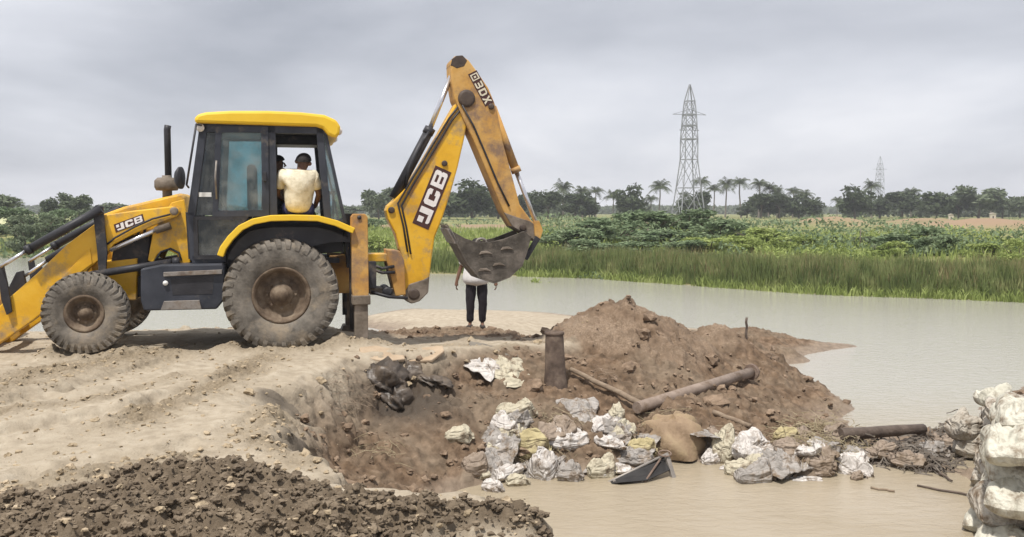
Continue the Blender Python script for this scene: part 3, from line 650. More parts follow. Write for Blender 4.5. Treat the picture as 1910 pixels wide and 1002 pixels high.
# front shovel (its back is outside the photograph)
sx, sz = ml(-95, 640, .9)
shov = MB().strip([(sx + .02, sz + .62), (sx - .1, sz + .35), (sx - .12, sz + .05), (sx - .02, sz - .28), (sx + .25, sz - .42), (sx + .8, sz - .46)], -.02, -1.1, 1.1)
for s in (1, -1): shov.prism([(sx + .02, sz + .62), (sx - .1, sz + .35), (sx - .12, sz + .05), (sx - .02, sz - .28), (sx + .25, sz - .42), (sx + .8, sz - .46), (sx + .3, sz + .45)], s * 1.1, s * 1.125)
shov.build('front_shovel', Y_, bh)
for k in range(7): MB().prism([(sx + .74, sz - .44), (sx + .95, sz - .49), (sx + .74, sz - .49)], -1.05 + .34 * k, -.98 + .34 * k).build('shovel_tooth', ST, bh)
# exhaust stack with pre-cleaner
x, z = ml(311, 345, .25)
MB().tube([(x, .25, z - .25), (x, .25, z + .12)], .055).lathe([(.0, -.08), (.13, -.07), (.15, -.03), (.15, .05), (.11, .09), (.0, .1)], (x, .25, z), n=24, axis='z').build('air_cleaner', MUDST, bh)
xe, ze = ml(314, 330, .2)
MB().tube([(xe, .2, ze - .3), (xe, .2, ml(314, 242, .2)[1]), (xe - .01, .2, ml(314, 234, .2)[1])], .042, 16).build('exhaust_pipe', BK, bh)
# mirror on its bracket
MB().tube([mp3(366, 232, .86), mp3(348, 345, .86)], .013, 8).tube([mp3(348, 345, .86), mp3(352, 350, .72)], .012, 8).tube([mp3(366, 232, .86), mp3(376, 234, .74)], .012, 8).build('mirror_bracket', BK, bh)
x, z = ml(336, 332, .86); MB().lathe([(.0, -.05), (.07, -.045), (.10, -.01), (.10, .02), (.0, .025)], (0, 0, 0), n=20).build('mirror', BK, bh).location = (x, .86, z)
bpy.data.objects['mirror'].rotation_euler = (0, 0, R(70)); bpy.data.objects['mirror'].scale = (1, 1, 1.35)

# cab
CW = .72
cab = empty('cab', (0, 0, 0), 0, bh)
def rail(name, a, b, wpx, dep=.07, mt=GR, ly=CW):
    """a bar in both cab sides from pixel a to b, wpx wide"""
    A = Vector(ml(*a, ly)); B = Vector(ml(*b, ly)); wd = wpx * 11.2 / FPX
    for s in (1, -1):
        MB().bar((A.x, s * (ly - dep / 2), A.y), (B.x, s * (ly - dep / 2), B.y), dep, wd, up=(0, 1, 0) if False else (0, 1, 0)).build(name, mt, cab, .006)
def bar2(name, a, b, wpx, dep=.07, mt=GR, ly=CW, sides=(1, -1)):
    A = Vector(ml(*a, ly)); B = Vector(ml(*b, ly)); h = wpx * 11.2 / FPX / 2; t = (B - A).normalized(); nrm = Vector((-t.y, t.x)) * h; o = t * h * .3
    P = [A + nrm - o, B + nrm + o, B - nrm + o, A - nrm - o]
    for s in sides: MB().prism([tuple(p) for p in P], s * (ly - dep), s * ly).build(name, mt, cab, .006)
bar2('front_pillar', (380, 232), (357, 400), 14)
bar2('front_pillar', (355, 398), (362, 484), 13)
bar2('rear_pillar', (596, 240), (612, 412), 13)
bar2('centre_pillar', (506, 236), (510, 410), 15)
bar2('roof_rail', (372, 238), (602, 242), 16)
bar2('waist_rail', (512, 410), (642, 416), 11)
bar2('sill', (360, 484), (420, 482), 15)
# rear corner: slanted post and side window
bar2('corner_post', (606, 244), (644, 416), 6, .05)
for s in (1, -1):
    MB().prism(mpoly([(601, 250), (609, 250), (640, 410), (616, 410)], CW), s * (CW - .03), s * (CW - .024)).build('rear_side_window', GLC, cab)
    MB().prism(mpoly([(386, 246), (402, 246), (398, 402), (362, 402)], CW), s * (CW - .05), s * (CW - .044)).build('front_side_window', GLD, cab)
# doors: framed panes, and a lower glazed panel
def door(s):
    d = empty('door', (0, 0, 0), 0, cab)
    F = [(402, 236), (500, 236), (502, 404), (396, 404)]; I = [(413, 247), (487, 247), (489, 392), (407, 393)]; ly = CW + .02
    O = mpoly(F, ly); N_ = mpoly(I, ly)
    b = MB()
    for i in range(4):
        j = (i + 1) % 4; b.prism([O[i], O[j], N_[j], N_[i]], s * (ly - .05), s * ly)
    b.build('door_frame', GR, d)
    MB().prism(mpoly([(413, 247), (487, 247), (489, 392), (407, 393)], ly), s * (ly - .03), s * (ly - .024)).build('pane', GL, d)
    MB().prism(mpoly([(362, 404), (460, 404), (425, 452), (418, 470), (416, 482), (366, 482)], CW), s * (CW - .03), s * (CW - .024)).build('lower_pane', GLD, d)
    O = mpoly([(360, 404), (464, 404), (428, 454), (420, 484), (362, 484)], ly); N_ = mpoly([(368, 410), (450, 410), (420, 450), (413, 476), (370, 476)], ly)
    b = MB()
    for i in range(5):
        j = (i + 1) % 5; b.prism([O[i], O[j], N_[j], N_[i]], s * (ly - .05), s * (ly - .002))
    b.build('lower_door_frame', BK, d)
    a = mp3(404, 372, ly); a2 = mp3(402, 330, ly); b_ = mp3(404, 300, ly)
    MB().tube([(a[0], s * (ly + .03), a[2]), (a2[0], s * (ly + .045), a2[2]), (b_[0], s * (ly + .03), b_[2])], .012, 8).build('grab_handle', ST, d)
    x, z = ml(494, 330, ly); MB().box((x, s * (ly + .02), z), (.04, .04, .12)).build('door_latch', BK, d, .006)
    x, z = ml(382, 363, ly); MB().box((x, s * (CW - .02), z), (.15, .012, .055)).build('sticker', WH, d)
both(door)
# windscreen, rear window frame, floor, back wall, lower body
xf1, zf1 = ml(378, 240, 0); xf0, zf0 = ml(353, 398, 0)
fA = ml(378, 240, CW); fB = ml(357, 400, CW)
mesh_obj('windscreen', [(fA[0] + .01, -CW + .06, fA[1]), (fA[0] + .01, CW - .06, fA[1]), (fB[0] + .01, CW - .06, fB[1]), (fB[0] + .01, -CW + .06, fB[1])], [(0, 1, 2, 3)], GLC, cab)
rA = ml(606, 250, CW); rB = ml(642, 412, CW)
mesh_obj('rear_window', [(rA[0], -CW + .06, rA[1]), (rA[0], CW - .06, rA[1]), (rB[0], CW - .06, rB[1]), (rB[0], -CW + .06, rB[1])], [(0, 1, 2, 3)], GLC, cab)
flx0 = ml(360, 484, CW)[0]; flz = ml(360, 484, CW)[1]; flx1 = ml(640, 416, CW)[0]
MB().box(((flx0 + flx1) / 2, 0, flz - .04), (abs(flx0 - flx1) - .1, 1.36, .06)).build('floor', BK, cab)
MB().prism([(flx0 - .02, flz + .02), (ml(353, 400, CW)[0], ml(353, 400, CW)[1]), (ml(345, 400, CW)[0], ml(345, 396, CW)[1]), (flx0 + .06, flz)], -.66, .66).build('bulkhead', BK, cab)
for s in (1, -1):   # inner wheel arch sides of the cab
    MB().prism(mpoly([(464, 406), (512, 410), (640, 418), (640, 470), (420, 486), (428, 452)], .68), s * .60, s * .68).build('arch_panel', BK, cab, .01)
ra = ml(640, 416, .66); rb = ml(648, 500, .66)
MB().prism([(ra[0], ra[1]), (ra[0] - .04, ra[1]), (rb[0] - .04, rb[1]), (rb[0], rb[1])], -.66, .66).build('rear_panel', BK, cab)
# roof
ROOF = [(362, 229), (363, 220), (368, 213), (385, 209), (430, 206.5), (500, 206.5), (560, 209), (605, 214), (628, 224), (635, 236), (634, 250), (626, 258), (612, 252), (602, 240), (590, 236)]
rf = MB().prism(mpoly(ROOF, .8), -.8, .8).build('roof', YL, cab, .035)
rz0 = ml(480, 236, .7)[1]
MB().box(((fA[0] + rA[0]) / 2, 0, rz0 - .03), (abs(fA[0] - rA[0]) + .06, 1.40, .05)).build('headliner', BK, cab)
for s in (1, -1):
    x, z = ml(622, 244, .7); MB().lathe([(.0, 0), (.05, .005), (.055, .05), (.03, .08), (0, .08)], (0, 0, 0), n=18).build('work_lamp', LAMP, cab).location = (x - .06, s * .62, z)
    x, z = ml(376, 238, .78); MB().lathe([(.0, -.03), (.045, -.03), (.05, .03), (0, .035)], (x + .02, s * .72, z), n=16).build('front_lamp', LAMP, cab)
MB().box((ml(555, 250, 0)[0], -.2, rz0 - .11), (.75, .6, .13)).build('ceiling_shade_box', BK, cab, .02)  # box added to darken the top of the cab opening
# seat, steering column, levers
seat = MB().box((0, 0, 0), (.5, .5, .14)).build('seat', SEATM, cab, .04); sxm = ml(535, 400, 0)[0]; seat.location = (sxm + .18, 0, ml(535, 405, 0)[1] + .02)
sb = MB().box((.26, 0, .36), (.12, .48, .62)).build('seat_back', SEATM, seat, .05)
MB().box((0, 0, -.25), (.34, .34, .4)).build('seat_base', BK, seat, .01)
stx = ml(410, 420, 0)[0]; stz = ml(410, 420, 0)[1]
MB().tube([(stx + .1, 0, flz), (stx - .06, 0, stz + .2)], .05).build('steering_column', BK, cab)
sw = MB()
for k in range(24):
    a, b = 2 * math.pi * k / 24, 2 * math.pi * (k + 1) / 24
    sw.tube([(stx - .07 + .08 * math.cos(a), .2 * math.sin(a), stz + .22 + .18 * math.cos(a)), (stx - .07 + .08 * math.cos(b), .2 * math.sin(b), stz + .22 + .18 * math.cos(b))], .014, 6, False)
sw.build('steering_wheel', BK, cab)
for k, (px, py) in enumerate(((392, 452), (405, 438), (418, 444), (398, 460))):
    a = mp3(px, py, .45); MB().tube([(a[0] + .05, a[1], flz), a], .012, 8).lathe([(0, -.03), (.028, -.02), (.028, .02), (0, .03)], a, n=12, axis='z').build('lever', WH, cab)
for k in range(4):
    a = mp3(600 + 7 * k, 360, -.25 + .16 * k); MB().tube([(a[0], a[1], flz + .3), a], .012, 8).lathe([(0, -.03), (.025, -.02), (.025, .02), (0, .03)], a, n=10, axis='z').build('lever', BK, cab)
# mudguards over the rear wheels
def guard(s):
    pts = mpoly([(416, 480), (421, 466), (434, 448), (452, 430), (474, 419), (505, 413), (545, 412), (592, 413), (626, 422), (658, 436)], 1.13)
    g_ = MB().strip(pts, -.075, s * .66, s * 1.13).build('mudguard', YL, bh, .01)
    inn = mpoly([(424, 484), (430, 468), (444, 448), (462, 434), (480, 428), (510, 424), (590, 424), (622, 432), (654, 446), (654, 452), (618, 452), (580, 460), (520, 450), (470, 456), (436, 486)], 1.0)
    MB().prism(inn, s * .66, s * .95).build('guard_liner', BK, g_)
both(guard)
# rear frame, stabilisers
def stab(s):
    l = 1.06
    pl = mpoly([(655, 405), (659, 399), (681, 399), (686, 405), (688, 545), (686, 566), (660, 566), (657, 540)], l)
    h = MB().prism(pl, s * (l - .19), s * l).build('stabiliser_housing', YD if s > 0 else BK, bh, .01)
    x, z = ml(670, 406, l); MB().lathe([(.026, -.01), (.026, .016), (0, .018)] if s > 0 else [(.026, .01), (.026, -.016), (0, -.018)], (x, s * l, z), n=14).build('bolt', BK, h)
    a = ml(674, 560, l); bz = ml(674, 640, l)[1]
    MB().box((a[0], s * (l - .095), (a[1] + bz) / 2), (.17, .15, a[1] - bz + .2)).build('stabiliser_leg', MUDST, bh, .01)
    MB().box((a[0], s * (l - .095), a[1]), (.23, .22, .12)).build('collar', MUDST, bh, .012)
    MB().prism([(a[0] - .16, bz - .1), (a[0] + .16, bz - .1), (a[0] + .12, bz - .01), (a[0] - .12, bz - .01)], s * (l - .24), s * (l + .05)).build('stabiliser_foot', MUDST, bh, .01)
    MB().tube([(a[0] + .1, s * (l - .22), a[1] + .7), (a[0] + .1, s * (l - .22), bz + .15)], .035, 10).build('stabiliser_ram', BK, bh)
both(stab)
rx1, rt = ml(672, 480, .9); rb_ = ml(672, 552, .9)[1]
MB().box((rx1, 0, rt), (.16, 1.74, .12)).box((rx1, 0, rb_ + .02), (.16, 1.74, .12)).build('slide_frame', YD, bh, .01)
MB().box((rx1 + .22, 0, (rt + rb_) / 2), (.3, .9, .5)).build('rear_frame', YD, bh, .01)
# carriage and king post
ky = .2
MB().prism(mpoly([(686, 474), (738, 474), (740, 488), (686, 488)], ky), -ky, ky).build('carriage_plate', Y_, bh, .008)
MB().prism(mpoly([(690, 536), (738, 540), (738, 552), (690, 550)], ky), -ky, ky).build('carriage_plate', MUDST, bh, .008)
MB().prism(mpoly([(688, 488), (702, 488), (702, 538), (688, 538)], .3), -.3, .3).build('carriage', BK, bh, .008)
MB().prism(mpoly([(722, 466), (746, 468), (754, 486), (757, 550), (738, 553), (730, 522), (722, 490)], .24), -.24, .24).build('king_post', YD, bh, .012)
x, z = ml(722, 544, ky); MB().lathe([(.07, -.24), (.07, .26), (.04, .27), (0, .27)], (x, 0, z), n=18).build('swing_ram', BK, bh)
for k, (p, q) in enumerate((((690, 492), (735, 497)), ((690, 500), (736, 508)), ((692, 545), (760, 556)))):
    MB().tube([mp3(*p, .26), mp3((p[0] + q[0]) / 2, p[1] + 9, .3), mp3(*q, .26)], .022, 8).build('hose', BK, bh)
# boom
BOOM = [(720, 393), (723, 384), (732, 376), (754, 354), (784, 308), (813, 259), (836, 218), (852, 190), (866, 182), (876, 196), (872, 225), (866, 259), (854, 312), (841, 359), (826, 405), (811, 443), (805, 485), (801, 520), (795, 546), (782, 561), (768, 566), (757, 560), (753, 545), (750, 482), (738, 437), (724, 410)]
boom = MB().prism(mpoly(BOOM, .155), -.155, .155).build('boom', Y_, bh, .02)
MB().prism(mpoly([(758, 360), (816, 262), (846, 210), (852, 214), (822, 268), (766, 366)], .16), .155, .16).build('weld_seam', YD, boom)
for (px, py, r) in ((730, 392, .045), (829, 305, .04), (772, 549, .08)):
    x, z = ml(px, py, .16); MB().lathe([(r, -.34), (r, .025), (r * .6, .03), (0, .03)], (x, .155, z), n=20).build('pin', OIL, boom)
MB().prism(mpoly([(755, 545), (764, 530), (790, 522), (801, 516), (799, 546), (783, 562), (768, 567), (757, 562)], .17), -.175, .175).build('boom_foot', MUDST, boom, .015)
# dipper
DIP = [(841, 113), (849, 104), (862, 103), (875, 113), (892, 136), (911, 164), (922, 190), (928, 208), (938, 264), (955, 326), (970, 382), (990, 410), (1011, 430), (1008, 446), (1000, 450), (983, 438), (955, 422), (938, 393), (910, 326), (882, 259), (864, 222), (848, 185), (842, 150)]
DY = .19
dip = MB().prism(mpoly(DIP, DY), -DY, DY).build('dipper', YD, bh, .02)
MB().prism(mpoly([(841, 122), (843, 110), (851, 104), (863, 103), (872, 113), (866, 124), (852, 128)], DY + .004), -DY - .004, DY + .004).build('ram_cap', OIL, dip, .01)
MB().prism(mpoly([(940, 396), (962, 404), (990, 413), (1011, 430), (1008, 447), (1000, 451), (983, 439), (956, 423)], DY + .004), -DY - .004, DY + .004).build('end_plate', MUDST, dip, .01)
for (px, py, r) in ((870, 184, .12), (916, 199, .042), (1003, 437, .05), (975, 425, .05)):
    x, z = ml(px, py, DY); MB().lathe([(r, -.42), (r, .02), (r * .65, .028), (0, .028)], (x, DY, z), n=22).build('pin', OIL, dip)
# rams of the digging arm
q = MB().tube([mp3(734, 370, .05), mp3(801, 243, .05)], .068, 18).tube([mp3(797, 250, .05), mp3(803, 239, .05)], .078, 18).build('dipper_ram', BK, bh)
MB().tube([mp3(801, 243, .05), mp3(841, 143, .05)], .036, 14).build('ram_rod', CH, q)
MB().tube([mp3(756, 352, .13), mp3(764, 312, .15), mp3(790, 262, .14), mp3(800, 246, .12)], .02, 8).build('hose', BK, q)
q = MB().tube([mp3(918, 200, .02), mp3(962, 318, .02)], .062, 16).tube([mp3(960, 312, .02), mp3(964, 322, .02)], .072, 16).build('bucket_ram', YD, bh)
MB().tube([mp3(962, 318, .02), mp3(1001, 420, .02)], .034, 14).build('ram_rod', CH, q)
for s in (1, -1):
    MB().prism(mpoly([(996, 412), (1006, 412), (1013, 430), (1008, 446), (998, 440)], DY + .05), s * (DY + .01), s * (DY + .05)).build('tipping_link', YD, bh, .006)
    MB().prism(mpoly([(1000, 440), (1008, 446), (984, 486), (976, 482)], DY + .08), s * (DY + .05), s * (DY + .08)).build('bucket_link', BK, bh, .006)
# hydraulic hoses along boom, dipper and loader arm
for k, pts in enumerate((((760, 470), (752, 420), (742, 380), (762, 345), (800, 282), (838, 220), (862, 190)), ((766, 474), (758, 424), (749, 384), (768, 349), (806, 286), (842, 226), (866, 196)))):
    MB().tube([mp3(x_, y_, .17) for x_, y_ in pts], .013, 8).build('hose', BK, boom)
MB().tube([mp3(x_, y_, DY + .015) for x_, y_ in ((862, 196), (884, 236), (905, 285), (928, 340), (950, 385))], .013, 8).build('hose', BK, dip)
MB().tube([mp3(x_, y_, .62) for x_, y_ in ((318, 400), (285, 408), (250, 424), (214, 444), (200, 456))], .012, 8).build('hose', BK, bpy.data.objects['loader_arm'])
MB().tube([mp3(x_, y_, .53) for x_, y_ in ((290, 486), (300, 470), (318, 464), (334, 472), (338, 486))], .014, 8).build('hose', BK, bh)
# digging bucket
BY = .31
SIDE = [(845, 432), (866, 444), (890, 452), (908, 453), (940, 446), (978, 431), (988, 440), (981, 468), (972, 494), (950, 515), (922, 526), (897, 518), (874, 491), (857, 459)]
PRO = [(840, 428), (857, 459), (874, 491), (897, 518), (922, 526), (950, 515), (972, 494), (981, 468), (988, 440)]
BUCK = mat('dirty_bucket_steel', [(.055, .047, .038), (.095, .082, .068), (.15, .13, .11)], 5, .65, .35, 25, obj=True, metal=.1, wear=((.20, .17, .14), 4.0, .62))
bk = MB().strip(mpoly(PRO, BY), .025, -BY, BY).build('bucket', BUCK, bh)
for s in (1, -1): MB().prism(mpoly(SIDE, BY), s * (BY - .028), s * (BY + .002)).build('side_plate', BUCK, bk, .004)
for (px, py) in ((905, 474), (945, 466), (930, 496), (903, 506)):
    x, z = ml(px, py, BY); MB().prism([(x - .10, z), (x - .03, z + .045), (x + .06, z + .04), (x + .09, z - .005), (x, z + .012)], BY, BY + .022).build('wear_patch', MUDST, bk, .006)
x, z = ml(898, 452, BY); lug = MB()
for k in range(10):
    a, b = math.pi * k / 10, math.pi * (k + 1) / 10; lug.tube([(x + .07 * math.cos(a), BY - .01, z + .05 * math.sin(a)), (x + .07 * math.cos(b), BY - .01, z + .05 * math.sin(b))], .018, 8, False)
lug.build('lifting_eye', ST, bk)
for k in range(5):
    yy = -BY + .04 + (2 * BY - .08) * k / 4; T0 = Vector(ml(838, 425, BY)); T1 = Vector(ml(852, 450, BY)); t = (T1 - T0).normalized(); nn = Vector((-t.y, t.x))
    P = [T0 - t * .07, T1 + nn * .03, T1 - nn * .03]
    MB().prism([tuple(p) for p in P], yy - .035, yy + .035).build('bucket_tooth', ST, bk, .004)
MB().prism(mpoly([(838, 426), (847, 440), (854, 452), (848, 455), (841, 441), (834, 428)], BY), -BY, BY).build('cutting_edge', ST, bk)

# decals: plates and block lettering
def decal(org, ue, ve, ly, letters, plate_mat, let_mat, parent, name, pad=.12):
    o = Vector(ml(*org, ly)); U = Vector(ml(*ue, ly)) - o; V = Vector(ml(*ve, ly)) - o
    P = lambda u, v: tuple(o + U * u + V * v)
    if plate_mat: pl = MB().prism([P(0, 0), P(1, 0), P(1, 1), P(0, 1)], ly - .004, ly + .004).build(name, plate_mat, parent)
    n = len(letters); gap = .05; lw = (1 - gap * (n + 1)) / n
    for i, L in enumerate(letters):
        b = MB(); u0 = gap + i * (lw + gap)
        for poly in L: b.prism([P(u0 + lw * x, pad + (1 - 2 * pad) * y) for x, y in poly], ly + .0042, ly + .008)
        b.build('letter', let_mat, parent)
rc = lambda a, b, c, d: [(a, b), (c, b), (c, d), (a, d)]
LJ = [rc(.58, 0, 1, .24), [(.62, .24), (1, .24), (1, 1), (.62, 1)], [(.1, .1), (.2, 0), (.58, 0), (.58, .26), (.1, .26)]]
LJ2 = [[(.06, .5), (.42, .5), (.42, .92), (.06, .92)]]
LC = [[(0, .15), (.12, 0), (.34, 0), (.34, 1), (.12, 1), (0, .85)], rc(.34, 0, .86, .26), rc(.34, .74, .86, 1), [(.66, .26), (1, .26), (1, .38), (.66, .38)], [(.66, .62), (1, .62), (1, .74), (.66, .74)], [(.86, 0), (1, .12), (1, .26), (.86, .26)], [(.86, .74), (1, .74), (1, .88), (.86, 1)]]
LB = [rc(0, 0, .26, 1), rc(.26, 0, .72, .2), rc(.26, .4, .72, .6), rc(.26, .8, .72, 1), [(.72, 0), (.88, 0), (1, .1), (1, .42), (.92, .5), (1, .58), (1, .9), (.88, 1), (.72, 1)]]
L3 = [rc(.1, 0, .8, .2), rc(.2, .4, .8, .6), rc(.1, .8, .8, 1), [(.8, 0), (1, .1), (1, .45), (.92, .5), (1, .55), (1, .9), (.8, 1)]]
LD = [rc(0, 0, .28, 1), rc(.28, 0, .75, .2), rc(.28, .8, .75, 1), [(.75, 0), (1, .2), (1, .8), (.75, 1)]]
LX = [[(0, 0), (.28, 0), (1, 1), (.72, 1)], [(0, 1), (.28, 1), (.46, .72), (.32, .5)], [(.72, 0), (1, 0), (.68, .5), (.54, .28)]]
LE = [rc(0, 0, 1, .16), rc(0, .84, 1, 1), rc(0, .16, .16, .84), rc(.84, .16, 1, .84), rc(.38, .36, .66, .64)]
decal((799, 429), (842, 322), (769, 416), .155, [LJ + LJ2, LC, LB], DEC, DECW, boom, 'decal')
decal((216, 434), (270, 414), (212, 419), .60, [LJ + LJ2, LC, LB], DEC, DECW, bpy.data.objects['loader_arm'], 'decal')
decal((873, 139), (905, 199), (889, 131), DY, [LE, L3, LD, LX], DEC, DECO, dip, 'decal', .1)
# ------------------------------------------------------------------ vegetation of the far bank
def leafmat(name, cols, sub=.25): return mat(name, cols, 1.3, .75, sub=sub, spec=.2, detail=3, pos=(.3, .7))
LF_DARK = leafmat('dark_leaves', [(.045, .062, .034), (.072, .095, .05), (.105, .13, .068)])
LF_MASS = leafmat('grove_leaves', [(.055, .072, .042), (.085, .105, .062), (.115, .135, .08)])
LF_GREY = leafmat('grey_green_leaves', [(.085, .115, .065), (.13, .16, .095), (.18, .21, .13)])
LF_BUSH = leafmat('thorn_bush_leaves', [(.10, .145, .075), (.16, .215, .115), (.24, .29, .17)])
LF_LIME = leafmat('lime_leaves', [(.17, .22, .065), (.27, .33, .10), (.37, .42, .16)])
LF_PALM = leafmat('palm_leaves', [(.045, .06, .03), (.075, .095, .045), (.11, .13, .065)])
LF_REED = leafmat('reed_leaves', [(.09, .125, .045), (.17, .21, .075), (.30, .32, .14)])
LF_DRY = leafmat('dry_reed', [(.20, .19, .08), (.28, .25, .12), (.33, .27, .15)])
BARK = mat('bark', [(.11, .09, .07), (.18, .15, .12)], 3, .9, .4, 20, obj=True)
PBARK = mat('palm_bark', [(.16, .14, .12), (.24, .21, .18)], 3, .9, .4, 20, obj=True)

def leaf_quads(P, size, r, up=.3, long=1.5):
    n = len(P); a = r.normal(size=(n, 3)); a /= np.linalg.norm(a, axis=1)[:, None]
    b = r.normal(size=(n, 3)); b[:, 2] += up; b -= a * (a * b).sum(1)[:, None]; b /= np.linalg.norm(b, axis=1)[:, None] + 1e-9
    s = size * r.uniform(.6, 1.3, n)[:, None]
    V = np.stack([P - a * s * .5 * long, P - b * s * .35, P + a * s * .5 * long, P + b * s * .35], 1).reshape(-1, 3)
    return V, np.arange(4 * n).reshape(-1, 4)
def crown_mesh(name, seed, blobs, n, size, m, zsq=1.0):
    r = np.random.default_rng(seed); vol = np.array([b[3] ** 2 for b in blobs]); pick = r.choice(len(blobs), n, p=vol / vol.sum()); B = np.array(blobs)[pick]
    d = r.normal(size=(n, 3)); d /= np.linalg.norm(d, axis=1)[:, None]
    k = (1 - .55 * r.random(n) ** 2.0) * (1 + .12 * r.normal(size=n))
    P = B[:, :3] + d * (B[:, 3] * k)[:, None] * np.array([1, 1, zsq])
    P = P[P[:, 2] > .02]
    V, Q = leaf_quads(P, size, r); me = bpy.data.meshes.new(name); quick(me, V, Q, False); me.materials.append(m); return me
def blobset(seed, n, rx, rz, h0, rb):
    r = random.Random(seed); out = []
    for _ in range(n):
        a = r.uniform(0, 6.28); q = math.sqrt(r.random()); zt = r.random()
        k = math.sin(math.pi * (.18 + .72 * zt)) ** .7
        out.append((rx * q * k * math.cos(a), rx * q * k * math.sin(a), h0 + rz * zt, rb * r.uniform(.55, 1.2)))
    return out
def trunk_mesh(name, seed, h, r0, blobs):
    r = random.Random(seed); b = MB(); top = Vector((r.uniform(-.1, .1) * h, r.uniform(-.1, .1) * h, h))
    b.tube([(0, 0, -.3), (top.x * .4, top.y * .4, h * .5), tuple(top)], [r0, r0 * .75, r0 * .5], 8)
    for q in blobs[:6]: b.tube([tuple(top * .9), ((top.x + q[0]) / 2, (top.y + q[1]) / 2, (top.z + q[2]) / 2 + .1), q[:3]], [r0 * .45, r0 * .3, r0 * .12], 6)
    me = bpy.data.meshes.new(name); me.from_pydata(b.v, [], b.f); me.update(); me.materials.append(BARK); return me
def part(name, me, parent):
    o = bpy.data.objects.new(name, me); COL.objects.link(o); o.parent = parent; return o
# tree prototypes of unit size: 1 high, 1 wide
TREES = []
for k, (mtl, n) in enumerate(((LF_DARK, 1500), (LF_DARK, 1500), (LF_GREY, 1500), (LF_GREY, 1300), (LF_DARK, 1300), (LF_DARK, 1400))):
    bl = blobset(100 + k, 13, .36, .52, .34, .17); TREES.append((trunk_mesh('trunk', k, .42, .028, bl), crown_mesh('crown', k, bl, n, .075, mtl)))
def tree(px, topy, wpx, Y, k, label, group, base=None):
    x = (px - 955) / FPX * Y; z0 = far_z(x, Y) - .1; h = at_y(px, topy, Y).z - z0; wd = wpx / FPX * Y
    t = empty('tree', (x, Y, z0), random.uniform(0, 6.28)); t.scale = (wd, wd, h); t.scale = (wd * 1.55, wd * 1.55, h * 1.08); tag(t, label, 'tree', group)
    part('trunk', TREES[k][0], t); part('crown', TREES[k][1], t)
G1 = 'trees along the horizon'
for a in ((708, 350, 52, 170, 2, 'grey green tree seen just in front of the boom base'), (660, 386, 50, 210, 3, 'small low tree just behind the cab'), (838, 358, 60, 165, 0, 'dark tree touching the boom below its lettering'),
          (882, 342, 82, 160, 1, 'largest dark tree, framed between boom and dipper'), (930, 358, 60, 175, 0, 'dark tree seen behind the dipper arm'), (985, 362, 50, 175, 4, 'dark round tree just right of the bucket ram'), (1022, 362, 48, 180, 5, 'dark tree left of the first coconut palm'),
          (1072, 362, 60, 185, 4, 'dark tree under the first cluster of coconut palms'), (1100, 374, 36, 190, 1, 'low dark tree beneath the pair of palms'), (1175, 350, 50, 175, 1, 'round dark tree standing alone left of the pylon'), (1282, 374, 48, 190, 0, 'dark tree between the feet of the large pylon'), (1306, 362, 34, 195, 5, 'narrow dark tree at the right foot of the large pylon'),
          (1392, 385, 34, 200, 4, 'low dark tree beneath the tallest lone palm'), (1418, 366, 46, 185, 5, 'dark tree at the start of the palm grove'), (1452, 364, 50, 185, 4, 'dark tree in the middle of the palm grove'), (1490, 366, 48, 185, 1, 'dark tree near the end of the palm grove'), (1516, 372, 36, 190, 0, 'dark tree closing the palm grove before the earth mound'),
          (1594, 352, 58, 180, 1, 'purplish dark tree just right of the distant earth mound'), (1640, 372, 50, 195, 0, 'dark tree at the foot of the far small pylon'), (1682, 362, 60, 190, 5, 'broad dark tree right of the far small pylon'), (1745, 358, 58, 180, 0, 'dark tree between two palms and the pale hut'), (1786, 366, 44, 190, 4, 'dark tree behind the pale hut'), (1822, 346, 70, 185, 2, 'tallest grey green tree near the frame edge'), (1868, 368, 44, 190, 3, 'lower grey green tree right of the tallest one'), (1902, 364, 44, 190, 2, 'grey green tree cut by the frame edge')):
    tree(*a, G1)
for a in ((8, 366, 60, 110, 3, 'grey green tree at the far left edge'), (98, 374, 36, 120, 4, 'small dark tree above the left bushes'), (142, 360, 52, 115, 2, 'grey green tree above the loader rams'), (215, 380, 50, 150, 3, 'low tree behind the loader arm knee'), (-60, 366, 80, 120, 2, 'grey green tree beyond the left edge')):
    tree(*a, 'trees on the left bank')
# a far wood that reads as one mass
r = np.random.default_rng(9); nn = 26000
X = r.uniform(-420, 420, nn); Yv = 520 + r.uniform(-20, 30, nn); hh = 4.5 + 3.0 * fbm(X * .035, X * 0 + 3, 71, 4) ; P = np.stack([X, Yv, .3 + r.random(nn) * np.clip(hh, 1.5, 9)], -1)
V, Q = leaf_quads(P, 2.2, r); me = bpy.data.meshes.new('distant_wood'); quick(me, V, Q, False); me.materials.append(LF_GREY)
tag(part('distant_wood', me, None), 'far line of trees along the horizon', 'wood', kind='stuff')

